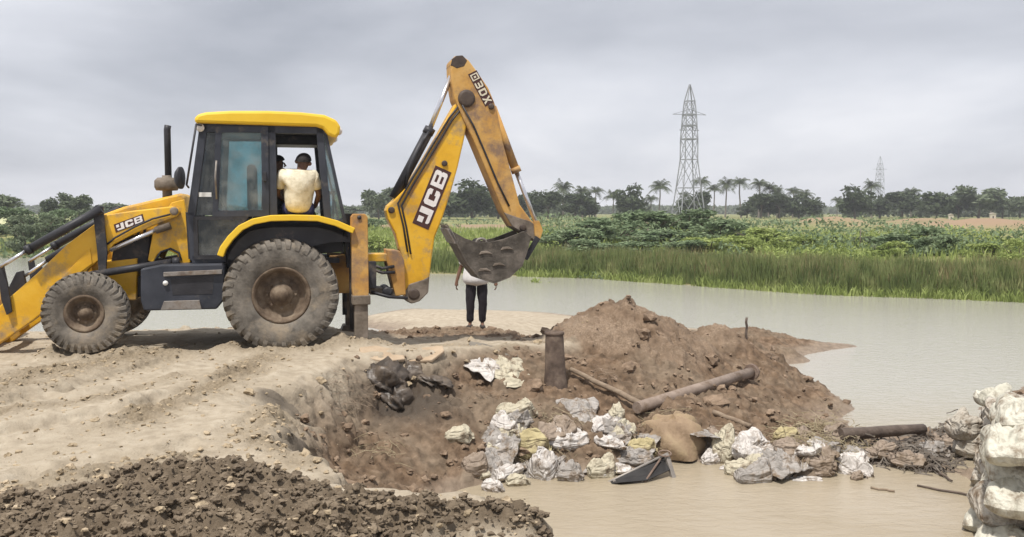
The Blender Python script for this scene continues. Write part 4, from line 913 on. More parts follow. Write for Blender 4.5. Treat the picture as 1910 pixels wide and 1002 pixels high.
# coconut palms
def palm_crown(seed):
    r = random.Random(seed); V = []; F = []
    for k in range(22):
        a = 2 * math.pi * k / 22 * 1.0 + r.uniform(-.2, .2); el = r.uniform(-.35, 1.25); L = r.uniform(.85, 1.1); dr = r.uniform(.7, 1.2)
        dx, dy = math.cos(a), math.sin(a); pts = []
        for i in range(9):
            t = i / 8; s = L * t; pts.append(Vector((dx * s * math.cos(el) * (1 - .12 * t), dy * s * math.cos(el) * (1 - .12 * t), s * math.sin(el) - dr * .55 * t * t * L)))
        side = Vector((-dy, dx, 0))
        for i in range(8):
            for sg in (-1, 1):
                for q in (0, .5):
                    p = pts[i].lerp(pts[i + 1], q); p2 = pts[i].lerp(pts[i + 1], q + .38); ll = (.28 * math.sin(math.pi * min(1, (i + q + .8) / 9)) + .05) * r.uniform(.8, 1.15)
                    tip = (p + p2) / 2 + side * sg * ll + Vector((dx * .1, dy * .1, -.10 - .12 * r.random())); b = len(V); V += [p, p2, tip]; F.append((b, b + 1, b + 2))
    me = bpy.data.meshes.new('crown'); me.from_pydata(V, [], F); me.update(); me.materials.append(LF_PALM); return me
def palm_trunk(seed):
    r = random.Random(seed); bx, by = r.uniform(-.05, .05), r.uniform(-.05, .05)
    b = MB().tube([(0, 0, -.03), (bx * .5, by * .5, .35), (bx, by, .7), (bx * .9, by * .9, 1.0)], [.03, .021, .019, .017], 8)
    me = bpy.data.meshes.new('trunk'); me.from_pydata(b.v, [], b.f); me.update(); me.materials.append(PBARK); return me, (bx * .9, by * .9)
PC = [palm_crown(k) for k in range(4)]; PT = [palm_trunk(k) for k in range(4)]
def palm(px, topy, sz, Y, label):
    k = random.randrange(4); x = (px - 955) / FPX * Y; z0 = far_z(x, Y); zt = at_y(px, topy + 12, Y).z; h = zt - z0
    t = empty('coconut_palm', (x, Y, z0), random.uniform(0, 6.28)); tag(t, label, 'palm tree', 'coconut palms along the horizon')
    o = part('trunk', PT[k][0], t); o.scale = (h, h, h); o = part('crown', PC[random.randrange(4)], t); s = sz / FPX * Y * .74; o.location = (PT[k][1][0] * h, PT[k][1][1] * h, h); o.scale = (s, s, s)
for a in ((1050, 337, 40, 205, 'coconut palm leftmost in the row, nearest the bucket'), (1086, 343, 32, 215, 'coconut palm, left one of the close pair right of the first'), (1111, 344, 30, 215, 'coconut palm, right one of the close pair with a bare trunk'), (1143, 354, 34, 215, 'short coconut palm left of the round tree'), (1228, 336, 40, 205, 'bushy coconut palm nearest the large pylon on its left'), (1214, 358, 26, 215, 'small coconut palm leaning beside the bushy one'),
          (1275, 352, 26, 230, 'small coconut palm seen through the large pylon'), (1307, 326, 34, 215, 'tall coconut palm against the right leg of the large pylon'), (1330, 340, 28, 225, 'coconut palm second right of the large pylon'), (1352, 330, 32, 220, 'coconut palm third right of the large pylon'), (1382, 328, 34, 215, 'tall leaning coconut palm standing alone before the grove'),
          (1414, 330, 34, 205, 'tallest coconut palm of the grove, at its start'), (1432, 338, 32, 205, 'second coconut palm of the grove'), (1448, 345, 30, 205, 'third coconut palm of the grove'), (1477, 345, 30, 205, 'fourth coconut palm of the grove'), (1499, 349, 30, 205, 'last coconut palm of the grove'), (1560, 360, 22, 225, 'small coconut palm beside the distant earth mound'), (1625, 334, 34, 210, 'coconut palm in front of the far small pylon'), (1698, 347, 34, 205, 'coconut palm alone in the trees right of the far pylon'), (1846, 348, 26, 205, 'coconut palm hidden in the tallest trees at the frame edge')):
    palm(*a)

# thorn bushes on the bank
BUSH = []
for k in range(5):
    bl = blobset(300 + k, 22, .42, .62, .12, .15); BUSH.append((bl, [crown_mesh('crown', 40 + 10 * k + j, bl, 2600, .05, mm, .8) for j, mm in enumerate((LF_BUSH, LF_LIME, LF_GREY))]))
BST = []
for k in range(3):
    r = random.Random(k); b = MB()
    for q in range(6): a = r.uniform(0, 6.28); b.tube([(0, 0, -.1), (.15 * math.cos(a), .15 * math.sin(a), .3), (.34 * math.cos(a), .34 * math.sin(a), .62)], [.016, .011, .005], 5)
    me = bpy.data.meshes.new('stems'); me.from_pydata(b.v, [], b.f); me.update(); me.materials.append(BARK); BST.append(me)
def bush(px, topy, wpx, Y, c, label, group):
    x = (px - 955) / FPX * Y; z0 = far_z(x, Y) - .05; h = at_y(px, topy, Y).z - z0; wd = wpx / FPX * Y; k = random.randrange(5)
    t = empty('thorn_bush', (x, Y, z0), random.uniform(0, 6.28)); t.scale = (wd * 1.3, wd * 1.3, h * 1.14); tag(t, label, 'bush', group)
    part('crown', BUSH[k][1][c], t); part('stems', BST[k % 3], t)
G2 = 'thorn bushes on the far bank'
for a in ((1070, 424, 110, 46, 0, 'blue green thorn bush nearest the bucket on the far bank'), (1140, 404, 130, 49, 0, 'large blue green thorn bush left of the pylon foot'), (1212, 390, 140, 54, 0, 'tall thorn bush rising under the left pylon leg'), (1286, 386, 120, 56, 0, 'tallest thorn bush heaped between the pylon legs'), (1345, 408, 110, 50, 0, 'green thorn bush right of the pylon legs'),
          (1425, 422, 120, 46, 1, 'bright lime green bush left of the bare earth'), (1105, 442, 120, 43, 0, 'pale green bush low above the reeds near the bucket'), (1235, 428, 150, 46, 0, 'broad dark thorn bush below the pylon'), (1180, 446, 100, 43, 0, 'small thorn bush just above the reed tops'), (1325, 440, 110, 42, 1, 'yellow green bush low above the reeds below the pylon'),
          (1488, 436, 90, 42, 1, 'second bright lime bush right of the first'), (1560, 438, 60, 44, 2, 'small grey green bush below the earth mound'), (1702, 420, 120, 40, 0, 'large round green thorn bush in front of the bare earth'), (1752, 436, 70, 38, 0, 'green thorn bush joined to the large round one'), (1655, 448, 70, 38, 1, 'small lime bush left of the large round thorn bush'), (1905, 436, 70, 33, 1, 'lime green bush at the right frame edge'),
          (1038, 436, 70, 47, 2, 'grey green bush directly behind the bucket teeth side'), (1612, 440, 50, 42, 2, 'small thin bush beside a bare stick'), (1395, 440, 70, 41, 1, 'yellow green bush between two lime bushes'), (1840, 452, 60, 36, 1, 'low lime bush before the reddish bare earth'), (1275, 446, 90, 41, 0, 'dark low thorn bush above the middle reeds')):
    bush(*a, G2)
for a in ((18, 384, 100, 72, 0, 'green bush at the left frame edge above the loader'), (72, 396, 90, 66, 2, 'grey green bush above the front ram rods'), (118, 388, 80, 78, 0, 'green bush behind the tipping ram'), (165, 390, 60, 85, 2, 'grey green bush behind the tipping lever'), (-40, 390, 100, 68, 0, 'green bush beyond the left frame edge'), (50, 416, 60, 58, 2, 'low grey bush beside the pale straw heap'), (705, 436, 70, 46, 1, 'yellow green bush seen between stabiliser and boom'), (690, 405, 50, 80, 0, 'green bush behind the stabiliser top'), (835, 436, 50, 60, 1, 'low green bush left of the bucket teeth'), (1000, 430, 40, 52, 0, 'green bush behind the bucket link')):
    bush(*a, 'bushes seen behind the machine')

# reeds: blades along the shore, beyond counting
def blades(name, P, H, wd, m, lean, label, cat, seed):
    r = np.random.default_rng(seed); n = len(P); a = r.uniform(0, 6.28, n); b = r.uniform(0, 6.28, n); s = wd * r.uniform(.6, 1.4, n)
    W = np.stack([np.cos(b) * s, np.sin(b) * s, 0 * s], -1); D = np.stack([np.cos(a), np.sin(a), 0 * a], -1) * (lean * H * r.uniform(.2, 1, n))[:, None]; U = np.zeros((n, 3)); U[:, 2] = H
    A = P - W; B = P + W; C_ = P + U * .6 + D * .3 + W * .7; D_ = P + U * .6 + D * .3 - W * .7; E = P + U * (1 - .25 * r.random(n)[:, None] * 0) + D
    V = np.stack([A, B, C_, D_, E], 1).reshape(-1, 3); i = np.arange(n) * 5
    T3 = np.concatenate([np.stack([i, i + 1, i + 2], -1), np.stack([i, i + 2, i + 3], -1), np.stack([i + 3, i + 2, i + 4], -1)])
    me = bpy.data.meshes.new(name); quick(me, V, T3, False); me.materials.append(m); tag(part(name, me, None), label, cat, kind='stuff')
def fz_arr(X, Y): 
    T_ = Y - shore_y(X); j = np.clip(np.searchsorted(fx, X), 1, len(fx) - 1); i = np.clip(np.searchsorted(t_, T_), 1, len(t_) - 1); return FZ[i, j]
r = np.random.default_rng(12)
def reed_band(n, x0, x1, d0, d1, h0, h1, m, nm, seed, label, lean=.22):
    X = r.uniform(x0, x1, n); d = d0 + (d1 - d0) * r.random(n); Y = shore_y(X) + d; keep = fbm(X * .5, Y * .5, seed, 3) > -.38; X, Y, d = X[keep], Y[keep], d[keep]
    P = np.stack([X, Y, fz_arr(X, Y) - .03], -1); H = (h0 + (h1 - h0) * r.random(len(X))) * (1 + .45 * fbm(X * .5, Y * .5, seed + 3, 4, .6)) * (.75 + .25 * sstep(d0, d0 + .8, d))
    blades(nm, P, H, .018, m, lean, label, 'reeds', seed)
reed_band(30000, .2, 19, .1, 3.0, .5, 1.2, LF_REED, 'reeds', 81, 'dense green reeds standing along the far shore')
reed_band(12000, .2, 19, .4, 3.6, .7, 1.15, LF_DRY, 'dry_reeds', 83, 'dry brown reed heads among the far green reeds', .3)
reed_band(6000, .2, 19, -.45, .6, .12, .55, LF_LIME, 'waterside_grass', 95, 'pale green grass straggling into the water below the reeds', .8)
reed_band(7000, -9, .4, .1, 4.0, .35, .95, LF_REED, 'tall_grass', 85, 'tall yellow green grass on the shore behind the boom')
reed_band(6000, -40, -6, .1, 5.0, .2, .5, LF_LIME, 'shore_grass', 87, 'short green grass on the left far shore')
X = r.uniform(-30, 26, 36000); d = 2.5 + 30 * r.random(36000) ** 1.3; Y = shore_y(X) + d; P = np.stack([X, Y, fz_arr(X, Y) - .03], -1)
kp = fbm(X * .25, Y * .25, 90, 3) > -.1; P = P[kp]; blades('field_grass', P, (.15 + .4 * r.random(len(P))) * (1 + .6 * fbm(P[:, 0] * .4, P[:, 1] * .4, 93, 2)), .035, LF_LIME, .5, 'loose green grass over the far field', 'grass', 91)

# low scrub over the field and a grove behind the palms: masses of leaves, beyond counting
def scrub(name, n, px0, px1, Y0, Y1, hmax, size, m, label, cat, seed, thr, f):
    q = np.random.default_rng(seed); Yv = Y0 + (Y1 - Y0) * q.random(n) ** 1.3; X = (q.uniform(px0, px1, n) - 955) / FPX * Yv; k = fbm(X * f, Yv * f * .7, seed, 4, .55); ok = k > thr; X, Yv, k = X[ok], Yv[ok], k[ok]
    P = np.stack([X, Yv, fz_arr(X, Yv) + q.random(len(X)) ** .7 * hmax * np.clip((k - thr) * 2.6, .05, 1)], -1); V, Q = leaf_quads(P, size, q); me = bpy.data.meshes.new(name); quick(me, V, Q, False); me.materials.append(m); tag(part(name, me, None), label, cat, kind='stuff')
scrub('scrub', 26000, 990, 1990, 37, 62, 1.25, .13, LF_BUSH, 'green scrub covering the far bank behind the reeds', 'scrub', 201, .0, .22)
scrub('scrub', 22000, 990, 1990, 36, 60, .9, .13, LF_LIME, 'lime green low scrub among the thorn bushes', 'scrub', 203, .02, .25)
scrub('scrub', 16000, 640, 1990, 60, 140, 1.3, .3, LF_BUSH, 'green scrub dotted over the distant field', 'scrub', 205, .10, .09)
scrub('scrub', 12000, -80, 640, 55, 120, 1.6, .25, LF_BUSH, 'green scrub on the bank behind the loader', 'scrub', 207, -.05, .1)
for k_, (p0, p1) in enumerate(((690, 1110), (1150, 1210), (1262, 1320), (1400, 1532), (1570, 1925))):
    scrub('grove', 60 * (p1 - p0) // 8, p0, p1, 215, 245, 5.2, 1.1, LF_MASS, ('dark grove behind boom and dipper', 'dark trees massed left of the pylon', 'dark trees massed behind the pylon feet', 'dark undergrowth of the palm grove', 'dark tree belt from the earth mound to the frame edge')[k_], 'grove', 220 + k_, -.35, .06)
# lattice pylons
PY = mat('galvanised_steel', [(.26, .27, .29), (.34, .35, .37)], 3, .6, metal=.3)
def pylon(px, topy, basey, Y, wbase, wtop, label, thick):
    x = (px - 955) / FPX * Y; z0 = far_z(x, Y); zt = at_y(px, topy, Y).z; H = zt - z0
    t = empty('lattice_pylon', (x, Y, z0), R(12)); tag(t, label, 'pylon', 'power line pylons')
    lv = [(0, wbase), (.24, wbase * .72), (.45, wbase * .50), (.60, wtop * 1.25), (.70, wtop * 1.1), (.78, wtop), (.88, wtop * .75), (1.0, .12)]
    cs = [(-1, -1), (1, -1), (1, 1), (-1, 1)]
    for c in cs:
        b = MB()
        for (h0, w0), (h1, w1) in zip(lv[:-1], lv[1:]): b.bar((c[0] * w0 / 2, c[1] * w0 / 2, h0 * H), (c[0] * w1 / 2, c[1] * w1 / 2, h1 * H), thick * 1.5, thick * 1.5)
        b.build('leg', PY, t)
    for i, ((h0, w0), (h1, w1)) in enumerate(zip(lv[:-1], lv[1:])):
        b = MB()
        for k in range(4):
            a, c = cs[k], cs[(k + 1) % 4]
            if i < 6:
                b.bar((a[0] * w0 / 2, a[1] * w0 / 2, h0 * H), (c[0] * w1 / 2, c[1] * w1 / 2, h1 * H), thick * .8, thick * .8); b.bar((c[0] * w0 / 2, c[1] * w0 / 2, h0 * H), (a[0] * w1 / 2, a[1] * w1 / 2, h1 * H), thick * .8, thick * .8)
            b.bar((a[0] * w1 / 2, a[1] * w1 / 2, h1 * H), (c[0] * w1 / 2, c[1] * w1 / 2, h1 * H), thick * 1.2, thick * (2.2 if i in (2, 3, 4) else 1))
        b.build('brace', PY, t)
    for h, L in ((.78, wtop * 1.7), (.665, wtop * 1.0)):
        b = MB()
        for s in (1, -1): b.bar((0, 0, h * H + .05), (s * L, 0, h * H), thick, thick); b.bar((0, 0, h * H + .9), (s * L, 0, h * H), thick * .7, thick * .7)
        b.build('cross_arm', PY, t)
pylon(1283, 158, 392, 150, 4.4, 1.75, 'tall grey lattice pylon above the thorn bushes', .095)
pylon(1638, 292, 400, 420, 5.5, 2.2, 'small distant lattice pylon above the right trees', .08)

# straw heap, huts, post
STRAW = mat('pale_straw', [(.34, .36, .20), (.46, .47, .28), (.55, .54, .36)], 4, .9, .8, 20)
def dome(name, loc, rx, ry, h, m, seed, nse=.1):
    n, k = 40, 14; P = np.zeros((k, n + 1, 3))
    for i in range(k):
        f = i / (k - 1)
        for j in range(n + 1):
            a = 2 * math.pi * (j % n) / n; q = math.cos(f * math.pi / 2) ** .8; d = 1 + nse * float(perlin(math.cos(a) * 2 + 5 + f * 3, math.sin(a) * 2 + f * 2, seed)); P[i, j] = (rx * q * math.cos(a) * d, ry * q * math.sin(a) * d, h * math.sin(f * math.pi / 2) * d - .05)
    o = grid_mesh(name, P, m); o.location = loc; return o
p = (20 - 955) / FPX * 76; tag(dome('straw_heap', (p, 76, far_z(p, 76)), 1.5, 1.2, 1.2, STRAW, 3, .35), 'pale straw heap on the far bank at the left edge', 'straw heap')
HW = mat('hut_plaster', [(.48, .42, .34), (.58, .52, .43)], 1, .9); HR = mat('hut_roof', [(.40, .35, .29), (.48, .43, .36)], 1, .9); HD = mat('hut_door', [(.06, .05, .045), (.09, .075, .06)], 1, .9)
def hut(px, Y, wd, h, roofh, label):
    x = (px - 955) / FPX * Y; t = empty('hut', (x, Y, far_z(x, Y)), R(-15)); tag(t, label, 'hut')
    MB().box((0, 0, h / 2), (wd, wd * .8, h)).build('wall', HW, t)
    MB().prism([(-wd * .62, h + .02), (wd * .62, h + .02), (0, h + roofh)], -wd * .5, wd * .5).build('roof', HR, t)
    MB().box((0, -wd * .4 - .02, h * .36), (wd * .22, .04, h * .72)).build('door', HD, t)
hut(1850, 135, .8, 1.1, .2, 'small pale hut on the bare earth near the right edge'); hut(1772, 140, .7, 1.0, .2, 'small pale hut left of the other, before dark trees')
p = at_z(1604, 470, .1); x = (1604 - 955) / FPX * 40; MB().tube([(x, 40, far_z(x, 40) - .1), (x + .03, 40, far_z(x, 40) + 1.1)], .02, 6).build('bare_stick', BARK); tag(bpy.data.objects['bare_stick'], 'thin bare stick standing upright in the far grass', 'stick')
# ------------------------------------------------------------------ sacks, pipes and debris in the breach
def sackmat(name, c0, c1, mud=(.17, .125, .085), thr=.58, cr=.75):
    m = mat(name, [c0, c1], 5, .75, .2, 70, obj=True, wear=(mud, 7.0, thr)); t = m.node_tree; bs = [q for q in t.nodes if q.type == 'BSDF_PRINCIPLED'][0]; tcn = t.nodes.new('ShaderNodeTexCoord')
    mpn = t.nodes.new('ShaderNodeMapping'); mpn.inputs['Scale'].default_value = (.8, 2.4, 1.8); mpn.inputs['Rotation'].default_value = (.3, .2, .5); t.links.new(tcn.outputs['Object'], mpn.inputs[0])
    nz = t.nodes.new('ShaderNodeTexNoise'); nz.inputs['Scale'].default_value = 3.4; nz.inputs['Detail'].default_value = 2.5; nz.inputs['Distortion'].default_value = .7; t.links.new(mpn.outputs[0], nz.inputs['Vector'])
    m1 = t.nodes.new('ShaderNodeMath'); m1.operation = 'SUBTRACT'; t.links.new(nz.outputs['Fac'], m1.inputs[0]); m1.inputs[1].default_value = .5; m2 = t.nodes.new('ShaderNodeMath'); m2.operation = 'ABSOLUTE'; t.links.new(m1.outputs[0], m2.inputs[0])
    bp = t.nodes.new('ShaderNodeBump'); bp.inputs['Strength'].default_value = cr; bp.inputs['Distance'].default_value = .22; t.links.new(m2.outputs[0], bp.inputs['Height'])
    old = bs.inputs['Normal'].links[0].from_node; t.links.new(bp.outputs[0], old.inputs['Normal']); return m
S_WHITE = sackmat('white_sack', (.47, .44, .41), (.62, .59, .56), thr=.55)
S_CREAM = sackmat('cream_sack', (.40, .36, .27), (.52, .48, .37), thr=.56)
S_YEL = sackmat('yellow_sack', (.36, .30, .16), (.46, .40, .23), thr=.57)
S_BROWN = sackmat('muddy_sack', (.23, .18, .14), (.33, .27, .215), thr=.55)
S_GREY = sackmat('grey_sack', (.23, .21, .19), (.40, .375, .35), thr=.545)
S_WALL = sackmat('wall_sack', (.44, .425, .35), (.57, .55, .47), mud=(.24, .20, .15), thr=.55, cr=.42)
S_WALLM = sackmat('muddy_wall_sack', (.34, .31, .26), (.46, .42, .36), thr=.54)
def n3(P, f, seed): return perlin(P[..., 0] * f + P[..., 2] * f * .7, P[..., 1] * f + P[..., 2] * f * .6 + 3.1, seed)
def sack_mesh(seed, fold=.12, tied=True):
    """a filled sack of unit half-length along x: a pillow with a seam all round, drawn-in edges, creases running in from the seam"""
    nu, nv = 40, 30; rr = np.random.default_rng(seed); u, v = np.meshgrid(np.linspace(-1, 1, nu), np.linspace(-1, 1, nv), indexing='ij')
    ox, oy = rr.uniform(0, 50, 2); f = fold / .12
    x = u * (1 - .10 * (1 - v * v) * np.abs(u)) ; y = v * (1 - .13 * (1 - u * u) * np.abs(v))
    x, y = x * np.sqrt(1 - .34 * v * v), y * np.sqrt(1 - .34 * u * u)
    if tied: y = y * (1 - .62 * sstep(.62, .86, u) + .34 * sstep(.86, 1.0, u))
    x = x + .07 * f * perlin(u * 1.7 + ox, v * 1.7 + oy, seed); y = y + .07 * f * perlin(u * 1.7 + oy, v * 1.7 + ox, seed + 1)
    t = np.clip((1 - np.abs(u) ** 2.6) * (1 - np.abs(v) ** 2.4), 0, 1) ** .42
    if tied: t = t * (1 - .55 * sstep(.6, .85, u) + .25 * sstep(.85, .97, u))
    wx = u + .25 * perlin(u * 2 + ox, v * 2 + oy, seed + 2); wy = v + .25 * perlin(u * 2 + oy, v * 2 + ox, seed + 3)
    cr = 1 - 2 * np.abs(perlin(wx * 2.0 + ox, wy * 4.2 + oy, seed + 4)); cr2 = 1 - 2 * np.abs(perlin(wx * 5.0 + oy, wy * 3.0 + ox, seed + 5)); dn = perlin(u * 1.3 + ox, v * 1.3 + oy, seed + 6)
    edge = 1 - t; ph = rr.uniform(0, 6); puck = np.sin(np.where(np.abs(u) > np.abs(v), v, u) * rr.uniform(11, 17) + ph) * edge * (t > .02)
    h = t * (1 + .5 * f * dn) + f * (.10 * cr + .05 * cr2) * np.sqrt(t) + .09 * f * puck * np.sqrt(t)
    top = np.stack([x, y, h], -1); bot = np.stack([x, y, -.75 * t], -1)[::-1][1:-1]
    P = np.concatenate([top, bot, top[:1]], 0)
    bend = .25 * f * (perlin(P[..., 0] * .8 + ox, P[..., 1] * .8 + oy, seed + 7)); P[..., 2] += bend
    return P
def sack(loc, L, W, H, yaw, tilt, roll, m, label, group, seed, fold=.12, tied=True):
    P = sack_mesh(seed, fold, tied) * np.array([L / 2, W / 2, H / 2]); o = grid_mesh('sack', P, m); o.location = loc; o.rotation_euler = (R(roll), R(tilt), R(yaw)); tag(o, label, 'sack', group); return o
def psack(px, py, w, h, yaw, tilt, m, label, seed, fold=.16, sink=.33, dep=.8, group='sacks strewn over the washed out slope', roll=0):
    """px, py: centre of the sack in the picture; it rests on the soil there"""
    g = hit(px, py + h * .35); k = g.y / FPX; L = w * k; H = h * k
    return sack((g.x, g.y + L * .12, g.z + H * (.5 - sink)), L * 1.05, max(L * dep * .7, H * .9), H * 1.08, yaw, tilt, roll, m, label, group, seed, fold)
def gza(X, Y):
    i = np.clip(np.searchsorted(ys, Y) - 1, 0, len(ys) - 2); j = np.clip(((X + 9) / 18 * 860).astype(int), 0, 859); return Z[i, j]
def sheet(name, px, py, w, h, yaw, m, label, cat, seed, crump=.1, lift=.05, nx=64, ny=48, group=None):
    """a crumpled sheet lying over the soil"""
    g = hit(px, py); k = g.y / FPX; W_ = w * k; D_ = min(max(h * k * g.y / (CAM.z - g.z) * .5, W_ * .5), W_ * 1.1); P = np.zeros((ny, nx, 3)); c, s = math.cos(R(yaw)), math.sin(R(yaw)); rr = np.random.default_rng(seed)
    u, v = np.meshgrid(np.linspace(-.5, .5, nx), np.linspace(-.5, .5, ny)); an = np.arctan2(v, u); ee = (1 + .28 * perlin(np.cos(an) * 1.6 + seed, np.sin(an) * 1.6, seed)); x = u * W_ * ee; y = v * D_ * ee; X = g.x + c * x - s * y; Y = g.y + s * x + c * y
    wx = u + .3 * perlin(u * 2.3, v * 2.3, seed + 7); wy = v + .3 * perlin(u * 2.3 + 5, v * 2.3, seed + 8); q = 1 - 2 * np.abs(perlin(wx * 3.2 + seed, wy * 3.2, seed + 1)); q2 = 1 - 2 * np.abs(perlin(wx * 7 + seed, wy * 5, seed + 2)); G = np.maximum(gza(X, Y), WZ - .03); B_ = np.stack([G.ravel() * 0 + 1, X.ravel() - g.x, Y.ravel() - g.y], -1); G0 = (B_ @ np.linalg.lstsq(B_, G.ravel(), rcond=None)[0]).reshape(G.shape); G = G0 + .75 * max(0, float(np.max(G - G0)))
    P = np.stack([X, Y, G + .025 + lift * W_ * .35 + crump * W_ * (.55 * q + .25 * q2 + .45) * (1 - 3.3 * u * u) * (1 - 3.3 * v * v)], -1)
    P -= np.array(g); o = grid_mesh(name, P, m); o.location = g; sf = o.modifiers.new('thick', 'SOLIDIFY'); sf.thickness = .006; tag(o, label, cat, group); return o
for a in ((965, 768, 84, 44, 8, -4, S_CREAM, 'full cream sack lying on top of a white one', 1), (943, 797, 66, 46, -35, 18, S_WHITE, 'white sack squeezed under the full cream sack', 2), (856, 812, 62, 32, 12, 0, S_CREAM, 'small pale sack alone on the brown slope, farthest left', 3),
          (886, 868, 60, 46, 20, 6, S_BROWN, 'brown muddy round sack low on the slope above the water', 4), (985, 828, 104, 54, -12, 6, S_YEL, 'straw coloured torn sack in the middle of the heap', 5, .2), (936, 828, 42, 30, 30, 10, S_WHITE, 'small pinkish scrap of sack beside the straw coloured one', 6, .2), (1018, 868, 64, 62, 55, -22, S_WHITE, 'clean white sack standing on its corner at the water', 7),
          (1165, 812, 60, 44, 25, 8, S_CREAM, 'tan lumpy sack left of the yellow mud hump', 9), (1200, 836, 62, 40, -20, 4, S_YEL, 'yellow sack touching the yellow mud hump', 10), (1124, 874, 64, 44, 15, 0, S_CREAM, 'pale round sack at the water left of the black panel', 12), (1064, 884, 56, 36, -10, 4, S_GREY, 'grey crumpled sack at the waterline right of the white corner', 13, .22), (920, 908, 50, 24, -25, 8, S_WHITE, 'low white sack at the waterline, farthest left', 14), (966, 898, 50, 22, 10, 0, S_CREAM, 'flat pale sack half in the water by the white corner sack', 15),
          (1150, 774, 34, 36, 60, 10, S_CREAM, 'small upright pale sack beside the crumpled white sheet', 16), (1352, 832, 58, 60, 75, 10, S_CREAM, 'pale upright sack with a yellow print right of the mud hump', 17), (1328, 856, 44, 26, 20, 0, S_WHITE, 'lilac white scrap of sack at the edge of the mud hump', 18, .2), (1404, 832, 78, 46, -25, -16, S_WHITE, 'smooth lilac white sack leaning right of the printed one', 19), (1412, 884, 84, 44, 10, 5, S_GREY, 'grey green wet sack half sunk in the water', 21, .16), (1530, 862, 70, 40, -15, 4, S_BROWN, 'brown muddy sack below the straw tangle', 22, .2), (1470, 812, 56, 26, 5, 0, S_YEL, 'yellowish flat sack at the left of the straw tangle', 23, .2), (1600, 888, 26, 20, 30, 0, S_BROWN, 'small dark lump of sack alone in the water by the bar', 24)):
    psack(*a[:10]) if len(a) == 10 else psack(*a)
sheet('torn_sack', 1078, 772, 84, 46, 10, S_GREY, 'large crumpled greyish white torn sack in the middle of the slope', 'sack', 31, .22, .1)
sheet('torn_sack', 1082, 802, 74, 26, -5, S_WHITE, 'white torn flap just below the large crumpled one', 'sack', 32, .12, .1)
sheet('torn_sack', 1112, 846, 80, 40, 15, S_GREY, 'grey crumpled torn sack between white sack and black panel', 'sack', 33, .18, .1)
sheet('torn_sack', 906, 688, 64, 48, -30, S_WHITE, 'white torn cloth high on the slope, left of two', 'cloth', 34, .2, .75)
sheet('torn_sack', 950, 692, 70, 40, 25, S_CREAM, 'white torn cloth high on the slope, right of two', 'cloth', 35, .16, .7)
sheet('tarpaulin', 1450, 858, 110, 60, 35, S_GREY, 'grey crumpled tarpaulin roll left of the straw tangle', 'tarpaulin', 36, .26, .08)
sheet('torn_sack', 1502, 893, 60, 12, 0, S_WHITE, 'pale wavy strip of sacking floating at the waterline', 'sack', 37, .06, .05)
sheet('torn_sack', 884, 824, 28, 34, 60, S_CREAM, 'narrow pale flap hanging beside the small lone sack', 'sack', 38, .2, .1)
sheet('plastic_sheet', 624, 934, 60, 20, 0, S_WHITE, 'white plastic scrap in the gap behind the clay clods', 'plastic', 39, .03, .6)
GREYB = mat('grey_clay_slab', [(.13, .115, .095), (.2, .18, .15)], 4, .85, .4, 30)
sheet('clay_slab', 928, 652, 118, 22, -4, GREYB, 'long grey slab of wet clay along the top of the slope', 'slab', 40, .08, .12)
rj = random.Random(77); jum = []
ZN = (('near the straw coloured sack', 905, 1045, 775, 890, 11), ('around the large crumpled torn sack', 1040, 1160, 760, 885, 12), ('left of the yellow mud hump', 1130, 1215, 800, 865, 5), ('right of the yellow mud hump', 1310, 1430, 815, 885, 10), ('around the grey tarpaulin roll', 1430, 1600, 805, 885, 12))
for (zn, x0, x1, y0, y1, n_s) in ZN:
    for q in range(n_s):
        c_ = rj.randrange(6); m_ = (S_WHITE, S_GREY, S_CREAM, S_WHITE, S_GREY, S_BROWN)[c_]; cn = ('dirty white', 'grey', 'cream', 'dirty white', 'grey', 'mud brown')[c_]
        jum.append((zn, cn, rj.uniform(x0, x1), rj.uniform(y0, y1), rj.uniform(44, 88), m_))
jum.sort(key=lambda q: (q[0], q[1], q[2])); ordw = ('farthest left', 'second from the left', 'third from the left', 'fourth from the left', 'fifth from the left', 'sixth from the left', 'seventh from the left', 'eighth from the left', 'ninth from the left'); cnt_ = {}
for (zn, cn, px, py, w_, m_) in jum:
    k_ = cnt_[(zn, cn)] = cnt_.get((zn, cn), -1) + 1
    if rj.random() < .3 and py < 868 and w_ < 72:
        sheet('torn_sack', px, py, w_ * 1.15, w_ * .6, rj.uniform(-60, 60), m_, 'crumpled ' + cn + ' sack ' + zn + ', ' + ordw[min(k_, 8)], 'sack', 900 + len(bpy.data.objects), rj.uniform(.10, .2), .04, group='sacks jumbled in heaps at the waterline'); continue
    psack(px, py, w_, w_ * rj.uniform(.22, .40), rj.uniform(-60, 60), rj.uniform(-16, 16), m_, 'crumpled ' + cn + ' sack ' + zn + ', ' + ordw[min(k_, 8)], 800 + len(bpy.data.objects), rj.uniform(.22, .4), .40, 1.0, 'sacks jumbled in heaps at the waterline', rj.uniform(-25, 25))
# yellow mud hump
HUMP = mat('yellow_mud', [(.20, .14, .09), (.27, .195, .125), (.32, .245, .15)], 2.5, .8, .6, 20, wear=((.40, .36, .15), 1.6, .64))
g = hit(1262, 845); o = dome('mud_hump', (g.x, g.y + .25, g.z), .42, .40, .42, HUMP, 13, .22); tag(o, 'yellow brown hump of mud between sacks at the waterline', 'mud hump')
